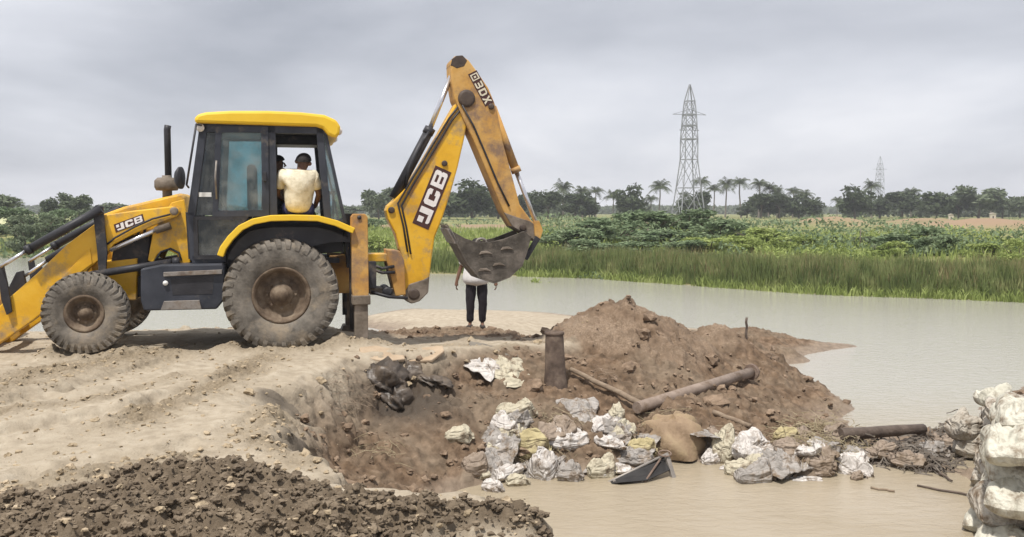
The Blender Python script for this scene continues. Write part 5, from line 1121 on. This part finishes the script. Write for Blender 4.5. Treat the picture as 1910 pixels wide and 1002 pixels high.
# dark wet clay lump in the hollow, broken crust slabs at the edge
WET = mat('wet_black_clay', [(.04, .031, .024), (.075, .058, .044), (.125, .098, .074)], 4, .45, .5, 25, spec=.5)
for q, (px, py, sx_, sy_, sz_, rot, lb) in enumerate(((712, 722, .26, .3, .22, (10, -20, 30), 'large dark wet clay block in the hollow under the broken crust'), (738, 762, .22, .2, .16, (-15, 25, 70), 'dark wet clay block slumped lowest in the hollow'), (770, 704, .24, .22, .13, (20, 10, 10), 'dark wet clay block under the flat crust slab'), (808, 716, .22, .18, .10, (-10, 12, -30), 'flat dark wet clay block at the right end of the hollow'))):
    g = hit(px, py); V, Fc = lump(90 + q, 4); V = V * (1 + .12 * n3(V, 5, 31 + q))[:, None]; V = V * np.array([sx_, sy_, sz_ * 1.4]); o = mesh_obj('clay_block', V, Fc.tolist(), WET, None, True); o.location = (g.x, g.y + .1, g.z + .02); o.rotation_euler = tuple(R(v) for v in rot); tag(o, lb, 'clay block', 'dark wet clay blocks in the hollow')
CRUST = mat('crust', [(.34, .255, .175), (.42, .33, .235)], 5, .95, .4, 30)
def slab(px, py, poly, th, rot, label):
    poly = [(x * .8, y * .8) for x, y in poly]
    g = hit(px, py); b = MB(); b.prism([(x, y) for x, y in poly], 0, th); V = [(x, z, -y) for x, y, z in b.v]; o = mesh_obj('crust_slab', V, b.f, CRUST, None, False, .012); o.location = (g.x, g.y + .1, g.z + th * .3); o.rotation_euler = tuple(R(q) for q in rot); tag(o, label, 'slab', 'slabs of broken crust'); return o
slab(712, 664, [(-.32, -.2), (.05, -.28), (.34, -.1), (.3, .2), (-.1, .3), (-.36, .15)], .045, (14, 8, 10), 'broken tan crust slab beside the stabiliser foot')
slab(786, 664, [(-.3, -.22), (.2, -.26), (.34, .05), (.28, .26), (-.2, .24)], .04, (16, -6, -8), 'flat tan crust slab overhanging the dark wet clay')
# pipes and poles
RUST = mat('rusty_pipe', [(.13, .09, .07), (.20, .145, .115), (.28, .215, .17)], 6, .75, .3, 30, obj=True)
CPIPE = mat('grey_brown_pipe', [(.20, .155, .125), (.29, .23, .19)], 4, .75, .2, 30, obj=True, wear=((.13, .09, .06), 3.5, .56))
WOOD = mat('weathered_wood', [(.19, .14, .10), (.28, .22, .16)], 5, .85, .5, 30, obj=True, stretch=(1, 6, 6))
DWOOD = mat('wet_wood', [(.07, .052, .042), (.13, .10, .08)], 5, .7, .5, 30, obj=True)
g0 = hit(1036, 712); top = at_y(1034, 622, g0.y + .05)
t = empty('pipe_stub', g0); tag(t, 'upright rusty pipe stub with an open top on the slope', 'pipe')
d = Vector(top) - g0; rad = .115
STUB = mat('rusty_stub', [(.06, .043, .033), (.11, .08, .062), (.17, .13, .10)], 6, .8, .3, 30, obj=True)
MB().tube([d * -.25, d * .2, d * .98], [rad * 1.45, rad * 1.15, rad], 20, False).build('pipe_wall', STUB, t)
MB().lathe([(rad, -.02), (rad + .012, -.01), (rad + .012, .02), (rad - .02, .02), (rad - .03, -.3), (0, -.3)], (d.x, d.y, d.z), n=20, axis='z').build('rim', STUB, t)
a = at_y(1200, 757, hit(1215, 770).y); b = at_y(1402, 694, hit(1400, 712).y - .05); a = Vector((a.x, a.y, max(a.z, gz(a.x, a.y) + .06)))
t = empty('flanged_pipe', a); tag(t, 'long grey brown steel pipe with a flanged end lying across the slope', 'pipe')
dd = Vector(b) - a; MB().tube([dd * -.05, dd], .072, 20).build('pipe_wall', CPIPE, t); u = dd.normalized()
MB().tube([dd - u * .025, dd + u * .025], .115, 20).build('flange', RUST, t); MB().tube([dd + u * .028, dd + u * .034], .07, 16).build('bore', BK, t)
q = dd * .58; MB().tube([q - Vector((0, .085, 0)), q - Vector((0, .06, 0))], .018, 10).build('bolt_hole', BK, t)
def pole(name, p, q, r0, r1, m, label, cat, sag=.0, lift=(.03, .03), n=7):
    A = hit(*p) + Vector((0, 0, lift[0])); B = hit(*q) + Vector((0, 0, lift[1])); b = MB(); P = []
    for i in range(n): f = i / (n - 1); P.append(A.lerp(B, f) + Vector((.01 * math.sin(i * 2.1), .012 * math.cos(i * 1.7), -sag * math.sin(math.pi * f))) - A)
    o = b.tube(P, [r0 + (r1 - r0) * i / (n - 1) for i in range(n)], 12).build(name, m); o.location = A; tag(o, label, cat); return o
pole('wooden_pole', (1064, 706), (1202, 768), .03, .04, WOOD, 'thin pale wooden pole running down from the pipe stub', 'pole', 0, (.12, .08))
pole('wooden_pole', (1330, 772), (1400, 798), .035, .03, WOOD, 'short pole half buried in mud right of the flanged pipe', 'pole', 0, (.02, .02))
pole('log', (1566, 826), (1720, 815), .075, .07, DWOOD, 'dark wet log lying over the water from bank to sandbags', 'log', 0, (.1, .1))
pole('stake', (1392, 632), (1392, 630), .02, .02, DWOOD, 'thin dark stake standing at the pond edge behind the heap', 'stake', 0, (-.1, .33))
pole('rope', (1712, 908), (1835, 932), .012, .012, DWOOD, 'thin dark rope trailing in the water towards the sandbags', 'rope', 0, (.01, .02))
pole('branch', (1745, 882), (1775, 900), .016, .01, DWOOD, 'short dark branch in the water by the root tangle', 'branch', 0, (.03, .02))
pole('wooden_pole', (1625, 912), (1668, 918), .014, .012, WOOD, 'small pale stick floating in the front water', 'stick', 0, (.01, .01))
# black panel on legs, tipped into the water
Yp = at_z(1190, 900, WZ).y
def fp(px, py, dy=0): return at_y(px, py, Yp + dy)
o0 = fp(1190, 905); t = empty('steel_frame', o0); tag(t, 'black tilted steel panel on bent legs standing in the front water', 'steel frame')
PANEL = mat('black_panel', [(.016, .015, .015), (.03, .028, .027)], 5, .6, .1, 30)
f = [fp(1122, 906, .0), fp(1150, 893, .05), fp(1246, 848, .35), fp(1250, 876, .2), fp(1206, 896, -.02), fp(1158, 900, -.1)]
f = [p - o0 for p in f]; nrm = Vector((.1, .25, -.2)).normalized() * .015
V = f + [p + nrm for p in f]; n_v = len(f)
mesh_obj('panel', V, [tuple(range(n_v)), tuple(range(2 * n_v - 1, n_v - 1, -1))] + [(i, (i + 1) % n_v, n_v + (i + 1) % n_v, n_v + i) for i in range(n_v)], PANEL, t)
STL = mat('dull_steel', [(.22, .2, .18), (.32, .29, .26)], 5, .5, .2, 30, metal=.3)
MB().tube([fp(1118, 908) - o0, fp(1246, 846, .33) - o0], .016, 8).build('edge_bar', STL, t)
MB().bar(fp(1243, 848, .3) - o0, fp(1264, 918, .12) - o0, .05, .04).build('leg', STL, t, .004)
MB().tube([fp(1232, 856, .25) - o0, fp(1205, 896) - o0, fp(1188, 918) - o0], .012, 8).build('stay_rod', RUST, t)
MB().bar(fp(1145, 896) - o0, fp(1160, 918) - o0, .04, .03).build('leg', STL, t, .003)
MB().tube([fp(1150, 902) - o0, fp(1195, 900) - o0], .012, 8).build('brace', STL, t)
MB().bar(fp(1238, 918, .1) - o0, fp(1276, 924, .1) - o0, .1, .03).build('foot_plate', RUST, t, .006)
ring = MB(); c0 = fp(1240, 846, .3) - o0
for i in range(14):
    a_, b_ = 2 * math.pi * i / 14, 2 * math.pi * (i + 1) / 14; ring.tube([c0 + Vector((.07 * math.cos(a_), .05 * math.sin(a_), .02 * math.sin(a_))), c0 + Vector((.07 * math.cos(b_), .05 * math.sin(b_), .02 * math.sin(b_)))], .008, 6, False)
ring.build('wire_loop', RUST, t)
# tangles of straw and roots
def tangle(name, pts, n, ln, th, m, label, cat, seed, spread, hgt):
    r = random.Random(seed); V = []; F = []
    for _ in range(n):
        px, py = r.choice(pts); g = hit(px + r.gauss(0, spread), py + r.gauss(0, spread * .35)); a = r.uniform(0, 6.28); L = ln * r.uniform(.4, 1.2); p0 = g + Vector((0, 0, r.random() ** 2 * hgt)); el = r.gauss(0, .35)
        p = p0.copy(); prev = None
        for i in range(4):
            sd = Vector((-math.sin(a), math.cos(a), .3)) * th * (1 - i * .2); b = len(V); V += [p - sd, p + sd, p + Vector((0, 0, th))]
            if prev is not None: F += [(prev, prev + 1, b + 1, b), (prev + 1, prev + 2, b + 2, b + 1), (prev + 2, prev, b, b + 2)]
            prev = b; a += r.gauss(0, .5); el -= .15; p = p + Vector((math.cos(a), math.sin(a), el)) * L / 3; p.z = max(p.z, WZ + .005)
    o = mesh_obj(name, V, F, m); tag(o, label, cat, kind='stuff')
STR2 = mat('dry_straw', [(.16, .125, .075), (.26, .215, .135), (.36, .31, .21)], 6, .9)
ROOT = mat('dark_roots', [(.075, .06, .05), (.13, .11, .09), (.20, .175, .15)], 6, .9)
tangle('straw_tangle', [(1500, 800), (1535, 800), (1560, 815), (1550, 840), (1575, 850), (1480, 815), (1585, 835), (1520, 830)], 700, .2, .005, STR2, 'tangle of dry straw and torn sacking on the debris bar', 'straw', 3, 24, .14)
tangle('root_tangle', [(1640, 838), (1680, 848), (1710, 862), (1740, 868), (1750, 846), (1760, 826), (1790, 812), (1720, 840), (1660, 850)], 1000, .18, .011, ROOT, 'tangle of dark roots and brush between log and sandbags', 'brush', 4, 24, .09)
tangle('straw_wisps', [(990, 815), (1010, 835), (970, 845), (1040, 780), (1230, 790), (700, 840), (1190, 830), (1430, 820)], 420, .22, .004, STR2, 'wisps of straw among the sacks', 'straw', 5, 26, .05)
tangle('twigs', [(620, 720), (640, 760), (660, 740), (650, 700), (1400, 800), (1550, 765), (1120, 700), (900, 740)], 300, .2, .003, WOOD, 'dry twigs and rootlets in the bank', 'twigs', 6, 20, .02)
# sandbag wall at the far side of the gap
rw = random.Random(21); kk = 0
G3 = 'sandbags stacked in the wall at the frame edge'
lab = {0: 'bottom course at the waterline', 1: 'second course', 2: 'third course', 3: 'top course'}
for course in range(7):
    z = WZ + .05 + .205 * course; y = 7.45 + .3 * (course % 2); nb = 0
    while z < -.14 - .2 * (y - 8.0) and y < 11.6:
        L = rw.uniform(.70, .86); fxx = .538 * y + .03 * course + rw.uniform(-.05, .05)
        m_ = S_WALLM if (y > 10.3 or (course < 2 and y > 9.0) or rw.random() < .22) else S_WALL
        nm = ('nearest', 'second nearest', 'third nearest', 'fourth nearest', 'fifth nearest', 'sixth nearest', 'seventh nearest', 'eighth nearest', 'farthest')[min(nb, 8)]
        sack((fxx + .24, y, z + rw.uniform(-.02, .02)), L * 1.2, .60, .31, rw.uniform(52, 72), rw.uniform(-6, 6), rw.uniform(-12, 4), m_, nm + (' pale yellow sandbag' if m_ is S_WALL else ' mud stained sandbag') + ' in the ' + ('bottom', 'second', 'third', 'fourth', 'fifth', 'sixth', 'top')[course] + ' course of the wall', G3, 500 + kk, rw.uniform(.12, .17), rw.random() < .2); kk += 1; nb += 1; y += L * .82
for (px, py, w_, m_, lb) in ((1655, 842, 70, S_BROWN, 'muddy brown sack under the brush by the log'), (1700, 860, 76, S_BROWN, 'muddy brown sack at the water in the brush'), (1745, 846, 70, S_GREY, 'grey muddy sack in the brush near the wall'), (1775, 826, 66, S_BROWN, 'muddy brown sack between brush and sandbag wall')):
    psack(px, py, w_, w_ * .4, rw.uniform(-40, 40), 5, m_, lb, 700 + kk, .28, .3, 1.0, 'muddy sacks in the brush'); kk += 1
for (px, py, w_, h_, yaw, m_, lb) in ((1140 + 715, 745, 60, 34, 10, S_WALL, 'pale sandbag perched on the far top corner of the wall'), (1800, 800, 58, 44, 20, S_WALLM, 'brown muddy sandbag jutting out past the wall over the brush'), (1812, 836, 60, 46, -20, S_WALLM, 'whitish open ended sandbag hanging off the wall corner'), (1848, 850, 54, 50, 40, S_WALLM, 'grey muddy sandbag at the wall corner below the open one')):
    g = at_y(px, py, 10.3); k = 10.3 / FPX; sack(g, w_ * k * 1.2, w_ * k, h_ * k * 1.2, yaw, 8, 5, m_, lb, 'loose sandbags at the wall corner', 600 + kk, .16); kk += 1
# ------------------------------------------------------------------ people
SKIN = mat('brown_skin', [(.12, .062, .04), (.16, .085, .055)], 8, .6, obj=True); HAIR = mat('black_hair', [(.012, .01, .01), (.022, .018, .016)], 20, .7, .5, 60, obj=True)
def skin_mesh(J, E, root):
    names = list(J); ix = {n: i for i, n in enumerate(names)}
    me = bpy.data.meshes.new('tmp'); me.from_pydata([J[n][:3] for n in names], [(ix[a], ix[b]) for a, b in E], []); o = bpy.data.objects.new('tmp', me); COL.objects.link(o)
    o.modifiers.new('skin', 'SKIN').use_smooth_shade = True; s = o.modifiers.new('sub', 'SUBSURF'); s.levels = 2; s.render_levels = 2
    for i, n in enumerate(names):
        q = J[n]; sv = me.skin_vertices[0].data[i]; sv.radius = (q[3], q[4] if len(q) > 4 else q[3]); sv.use_root = (n == root)
    dg = bpy.context.evaluated_depsgraph_get(); dg.update(); ev = o.evaluated_get(dg); m2 = bpy.data.meshes.new_from_object(ev); V = [tuple(v.co) for v in m2.vertices]; F = [tuple(p.vertices) for p in m2.polygons]
    bpy.data.objects.remove(o); return V, F
def skinned(name, J, E, root, m, parent, extra=None, wrinkle=0.0, seed=0):
    V, F = skin_mesh(J, E, root)
    if wrinkle:
        A = np.array(V); d = n3(A, 9, seed) + .6 * n3(A, 19, seed + 1); c = A.mean(0); nrm = A - c; nrm[:, 2] *= .1; nrm /= np.linalg.norm(nrm, axis=1)[:, None] + 1e-6; V = (A + nrm * (wrinkle * d)[:, None]).tolist()
    b = MB(); b.add(V, F, True)
    if extra: extra(b)
    return b.build(name, m, parent)
def lerp3(a, b, t): return tuple(a[i] + (b[i] - a[i]) * t for i in range(3))
def figure(root, K, label, shirt, trousers, headdir, shoe, hem=-.3, hr=1.0):
    """K: joint positions; builds body, shirt, trousers, hair and shoes under root"""
    tag(root, label, 'person')
    hd = Vector(K['head']); nk = Vector(K['neck']); fw = Vector(headdir).normalized(); up = (hd - nk).normalized(); rt = fw.cross(up).normalized()
    J = {'pelvis': (*K['pelvis'], .13, .10), 'belly': (*lerp3(K['pelvis'], K['chest'], .5), .125, .095), 'chest': (*K['chest'], .14, .10), 'neck0': (*lerp3(K['chest'], K['neck'], .75), .07), 'neck': (*K['neck'], .055),
         'jaw': (*(hd - up * .075 + fw * .015), .062, .07), 'skull': (*(hd + up * .015), .08, .092), 'crown': (*(hd + up * .085), .05, .06)}
    E = [('pelvis', 'belly'), ('belly', 'chest'), ('chest', 'neck0'), ('neck0', 'neck'), ('neck', 'jaw'), ('jaw', 'skull'), ('skull', 'crown')]
    for s in 'lr':
        J.update({'sh' + s: (*K['sh' + s], .058), 'ua' + s: (*lerp3(K['sh' + s], K['el' + s], .5), .047), 'el' + s: (*K['el' + s], .038), 'fa' + s: (*lerp3(K['el' + s], K['wr' + s], .4), .037), 'wr' + s: (*K['wr' + s], .025, .03), 'pa' + s: (*K['pa' + s], .022, .042)})
        E += [('chest', 'sh' + s), ('sh' + s, 'ua' + s), ('ua' + s, 'el' + s), ('el' + s, 'fa' + s), ('fa' + s, 'wr' + s), ('wr' + s, 'pa' + s)]
        J.update({'hi' + s: (*K['hi' + s], .085), 'th' + s: (*lerp3(K['hi' + s], K['kn' + s], .45), .075), 'kn' + s: (*K['kn' + s], .052), 'ca' + s: (*lerp3(K['kn' + s], K['an' + s], .35), .052), 'an' + s: (*K['an' + s], .034), 'to' + s: (*K['to' + s], .038, .025)})
        E += [('pelvis', 'hi' + s), ('hi' + s, 'th' + s), ('th' + s, 'kn' + s), ('kn' + s, 'ca' + s), ('ca' + s, 'an' + s), ('an' + s, 'to' + s)]
    def extra(b):
        for s in 'lr':      # five fingers each, rooted in the palm
            w_ = Vector(K['wr' + s]); p = Vector(K['pa' + s]); d = (p - w_).normalized(); sd = d.cross(rt if abs(d.dot(rt)) < .8 else fw).normalized(); crl = sd.cross(d) * (1 if s == 'l' else -1)
            for k, L in enumerate((.068, .078, .074, .058)):
                o_ = p + sd * (-.03 + .02 * k); b.tube([o_ - d * .02, o_ + d * L * .45, o_ + d * L * .75 + crl * .012, o_ + d * L * .95 + crl * .03], [.010, .009, .008, .006], 8)
            o_ = w_.lerp(p, .5); b.tube([o_, o_ - sd * .045 + d * .02, o_ - sd * .055 + d * .055], [.012, .010, .007], 8)
        # nose, ears, brow, lips
        b.tube([hd + fw * .085 + up * .02, hd + fw * .112 - up * .02, hd + fw * .09 - up * .03], [.010, .016, .010], 8)
        for sg in (1, -1): b.lathe([(0, -.008), (.028, -.006), (.030, .006), (0, .010)], tuple(hd + rt * sg * .085 - up * .005), n=10)
        b.tube([hd + fw * .086 - rt * .03 - up * .058, hd + fw * .096 - up * .056, hd + fw * .086 + rt * .03 - up * .058], [.006, .010, .006], 6)
    skinned('body', J, E, 'pelvis', SKIN, root, extra)
    for sg in (1, -1):
        e_ = MB(); e_.lathe([(0, -.008), (.010, -.004), (.010, .004), (0, .008)], tuple(hd + fw * .074 + rt * sg * .034 + up * .022), n=10); e_.build('eye', BK, root)
    # shirt
    S = {'pelvis': (*lerp3(K['pelvis'], K['chest'], hem), .215 * hr, .185 * hr), 'belly': (*lerp3(K['pelvis'], K['chest'], .45), .19 * (.4 + .6 * hr), .145 * (.4 + .6 * hr)), 'chest': (*K['chest'], .195, .14), 'collar': (*lerp3(K['chest'], K['neck'], .8), .10)}
    ES = [('pelvis', 'belly'), ('belly', 'chest'), ('chest', 'collar')]
    for s in 'lr':
        S.update({'sh' + s: (*K['sh' + s], .098), 'sl' + s: (*lerp3(K['sh' + s], K['el' + s], .45), .084), 'cu' + s: (*lerp3(K['sh' + s], K['el' + s], .78), .078)}); ES += [('chest', 'sh' + s), ('sh' + s, 'sl' + s), ('sl' + s, 'cu' + s)]
    skinned('shirt', S, ES, 'chest', shirt, root, None, .010, 5)
    P = {'pelvis': (*K['pelvis'], .12, .09)}; EP = []
    for s in 'lr':
        P.update({'hi' + s: (*K['hi' + s], .125), 'th' + s: (*lerp3(K['hi' + s], K['kn' + s], .5), .108), 'kn' + s: (*K['kn' + s], .088), 'ca' + s: (*lerp3(K['kn' + s], K['an' + s], .5), .08), 'an' + s: (*lerp3(K['kn' + s], K['an' + s], .96), .072)}); EP += [('pelvis', 'hi' + s), ('hi' + s, 'th' + s), ('th' + s, 'kn' + s), ('kn' + s, 'ca' + s), ('ca' + s, 'an' + s)]
    skinned('trousers', P, EP, 'pelvis', trousers, root, None, .008, 9)
    # hair: a cap over the back and top of the skull
    nV, nU = 9, 20; G = np.zeros((nV, nU + 1, 3))
    for i in range(nV):
        for j in range(nU + 1):
            a = 2 * math.pi * j / nU; fr = .5 + .5 * math.cos(a); lim = 1.15 + .75 * (1 - fr) ; q = lim * i / (nV - 1); G[i, j] = hd + up * (.02 + .108 * math.cos(q)) + (fw * math.cos(a) * .112 + rt * math.sin(a) * .098) * math.sin(q) * 1.0 - fw * .012
    grid_mesh('hair', G, HAIR, root)
    for s in 'lr':
        a = Vector(K['an' + s]); t_o = Vector(K['to' + s]); d = (t_o - a); d.z = 0; d.normalize(); gz_ = t_o.z - .03
        b = MB(); c_ = (a + t_o) / 2; c_.z = gz_ + .03; y = Vector((0, 0, 1)).cross(d); b.box(c_ + d * .01, (.25, .095, .065), Matrix((d, y, Vector((0, 0, 1)))).transposed()); b.build('shoe', shoe, root, .025)
CREAMS = mat('cream_shirt', [(.52, .46, .33), (.64, .58, .44), (.70, .65, .52)], 14, .85, .3, 60, obj=True)
WHITES = mat('white_shirt', [(.66, .65, .64), (.76, .75, .74)], 8, .85, .2, 50, obj=True)
DARKT = mat('dark_trousers', [(.016, .013, .018), (.03, .026, .032)], 8, .85, .2, 50, obj=True); BLUET = mat('blue_jeans', [(.045, .05, .14), (.075, .08, .2)], 8, .85, .2, 50, obj=True); DARKS = mat('dark_shirt', [(.02, .022, .03), (.035, .036, .045)], 8, .85, .2, 50, obj=True)
SHOE = mat('dark_shoe', [(.03, .025, .02), (.05, .04, .035)], 8, .7, obj=True)
# the man standing behind the bucket
g = at_y(889, 609, 15.5); g.z = gz(g.x, g.y); pr = empty('person', g); pr.scale = (.95, .95, .93)
hh = 1.0
K = dict(pelvis=(0, 0, .93), chest=(0, .0, 1.26), neck=(0, -.005, 1.45), head=(0, -.02, 1.57), shl=(.19, .0, 1.37), shr=(-.19, 0, 1.37), ell=(.30, .03, 1.12), elr=(-.30, .03, 1.12), wrl=(.355, -.03, .87), wrr=(-.365, -.03, .87), pal=(.36, -.045, .795), par=(-.37, -.045, .795),
         hil=(.095, 0, .88), hir=(-.095, 0, .88), knl=(.115, -.02, .48), knr=(-.115, -.02, .48), anl=(.105, .02, .085), anr=(-.12, .02, .085), tol=(.12, -.12, .03), tor=(-.135, -.12, .03))
figure(pr, K, 'person in white shirt and dark trousers standing behind the raised bucket', WHITES, DARKT, (0, -1, 0), SHOE, -.5, 1.55)
# the man sitting on the cab sill, back to the camera; coordinates in the machine's frame
def in_machine(px, py, ly): return mp3(px, py, ly)
SP = in_machine(556, 392, .60); base = Vector(SP)
pr = empty('person', M_O + M_X * base.x + M_Y * base.y + Vector((0, 0, base.z)), math.pi + TH)
K = dict(pelvis=(0, 0, .03), chest=(-.02, .02, .34), neck=(-.04, .0, .50), head=(-.075, -.03, .615), shl=(-.20, .02, .44), shr=(.19, .02, .44), ell=(-.265, -.02, .20), elr=(.255, -.06, .22), wrl=(-.22, -.17, .05), wrr=(.20, -.25, .14), pal=(-.19, -.24, .03), par=(.17, -.32, .14),
         hil=(-.10, -.06, .02), hir=(.10, -.06, .02), knl=(-.14, -.46, .02), knr=(.12, -.46, .02), anl=(-.13, -.46, -.36), anr=(.10, -.46, -.36), tol=(-.13, -.60, -.41), tor=(.10, -.60, -.41))
figure(pr, K, 'person in cream shirt and blue jeans sitting in the cab opening, back turned', CREAMS, BLUET, (-.4, -1, -.1), SHOE)
SO = in_machine(530, 400, .0); base = Vector(SO)
pr = empty('person', M_O + M_X * base.x + M_Y * base.y + Vector((0, 0, base.z)), math.pi + TH)
K = dict(pelvis=(.12, 0, .05), chest=(.12, 0, .36), neck=(.10, 0, .55), head=(.08, 0, .67), shl=(.12, -.19, .47), shr=(.12, .19, .47), ell=(-.0, -.25, .24), elr=(-.0, .25, .24), wrl=(-.22, -.18, .2), wrr=(-.22, .18, .2), pal=(-.30, -.17, .2), par=(-.30, .17, .2),
         hil=(.04, -.1, .03), hir=(.04, .1, .03), knl=(-.34, -.13, .06), knr=(-.34, .13, .06), anl=(-.38, -.13, -.33), anr=(-.38, .13, -.33), tol=(-.5, -.13, -.38), tor=(-.5, .13, -.38))
figure(pr, K, 'person in dark clothes at the controls inside the cab', DARKS, DARKT, (-1, .1, 0), SHOE)

# ------------------------------------------------------------------ haze over the whole plain
hz = MB().box((0, 440, 16.5), (1900, 1000, 38)).build('haze', None); tag(hz, 'thin pale haze over the plain', 'haze', kind='stuff')
hm = bpy.data.materials.new('haze'); hm.use_nodes = True; t = hm.node_tree; t.nodes.clear(); o_ = t.nodes.new('ShaderNodeOutputMaterial'); pv = t.nodes.new('ShaderNodeVolumePrincipled')
pv.inputs['Color'].default_value = (.92, .94, 1, 1); pv.inputs['Density'].default_value = .0006; pv.inputs['Anisotropy'].default_value = .2; t.links.new(pv.outputs[0], o_.inputs['Volume']); hz.data.materials.append(hm)
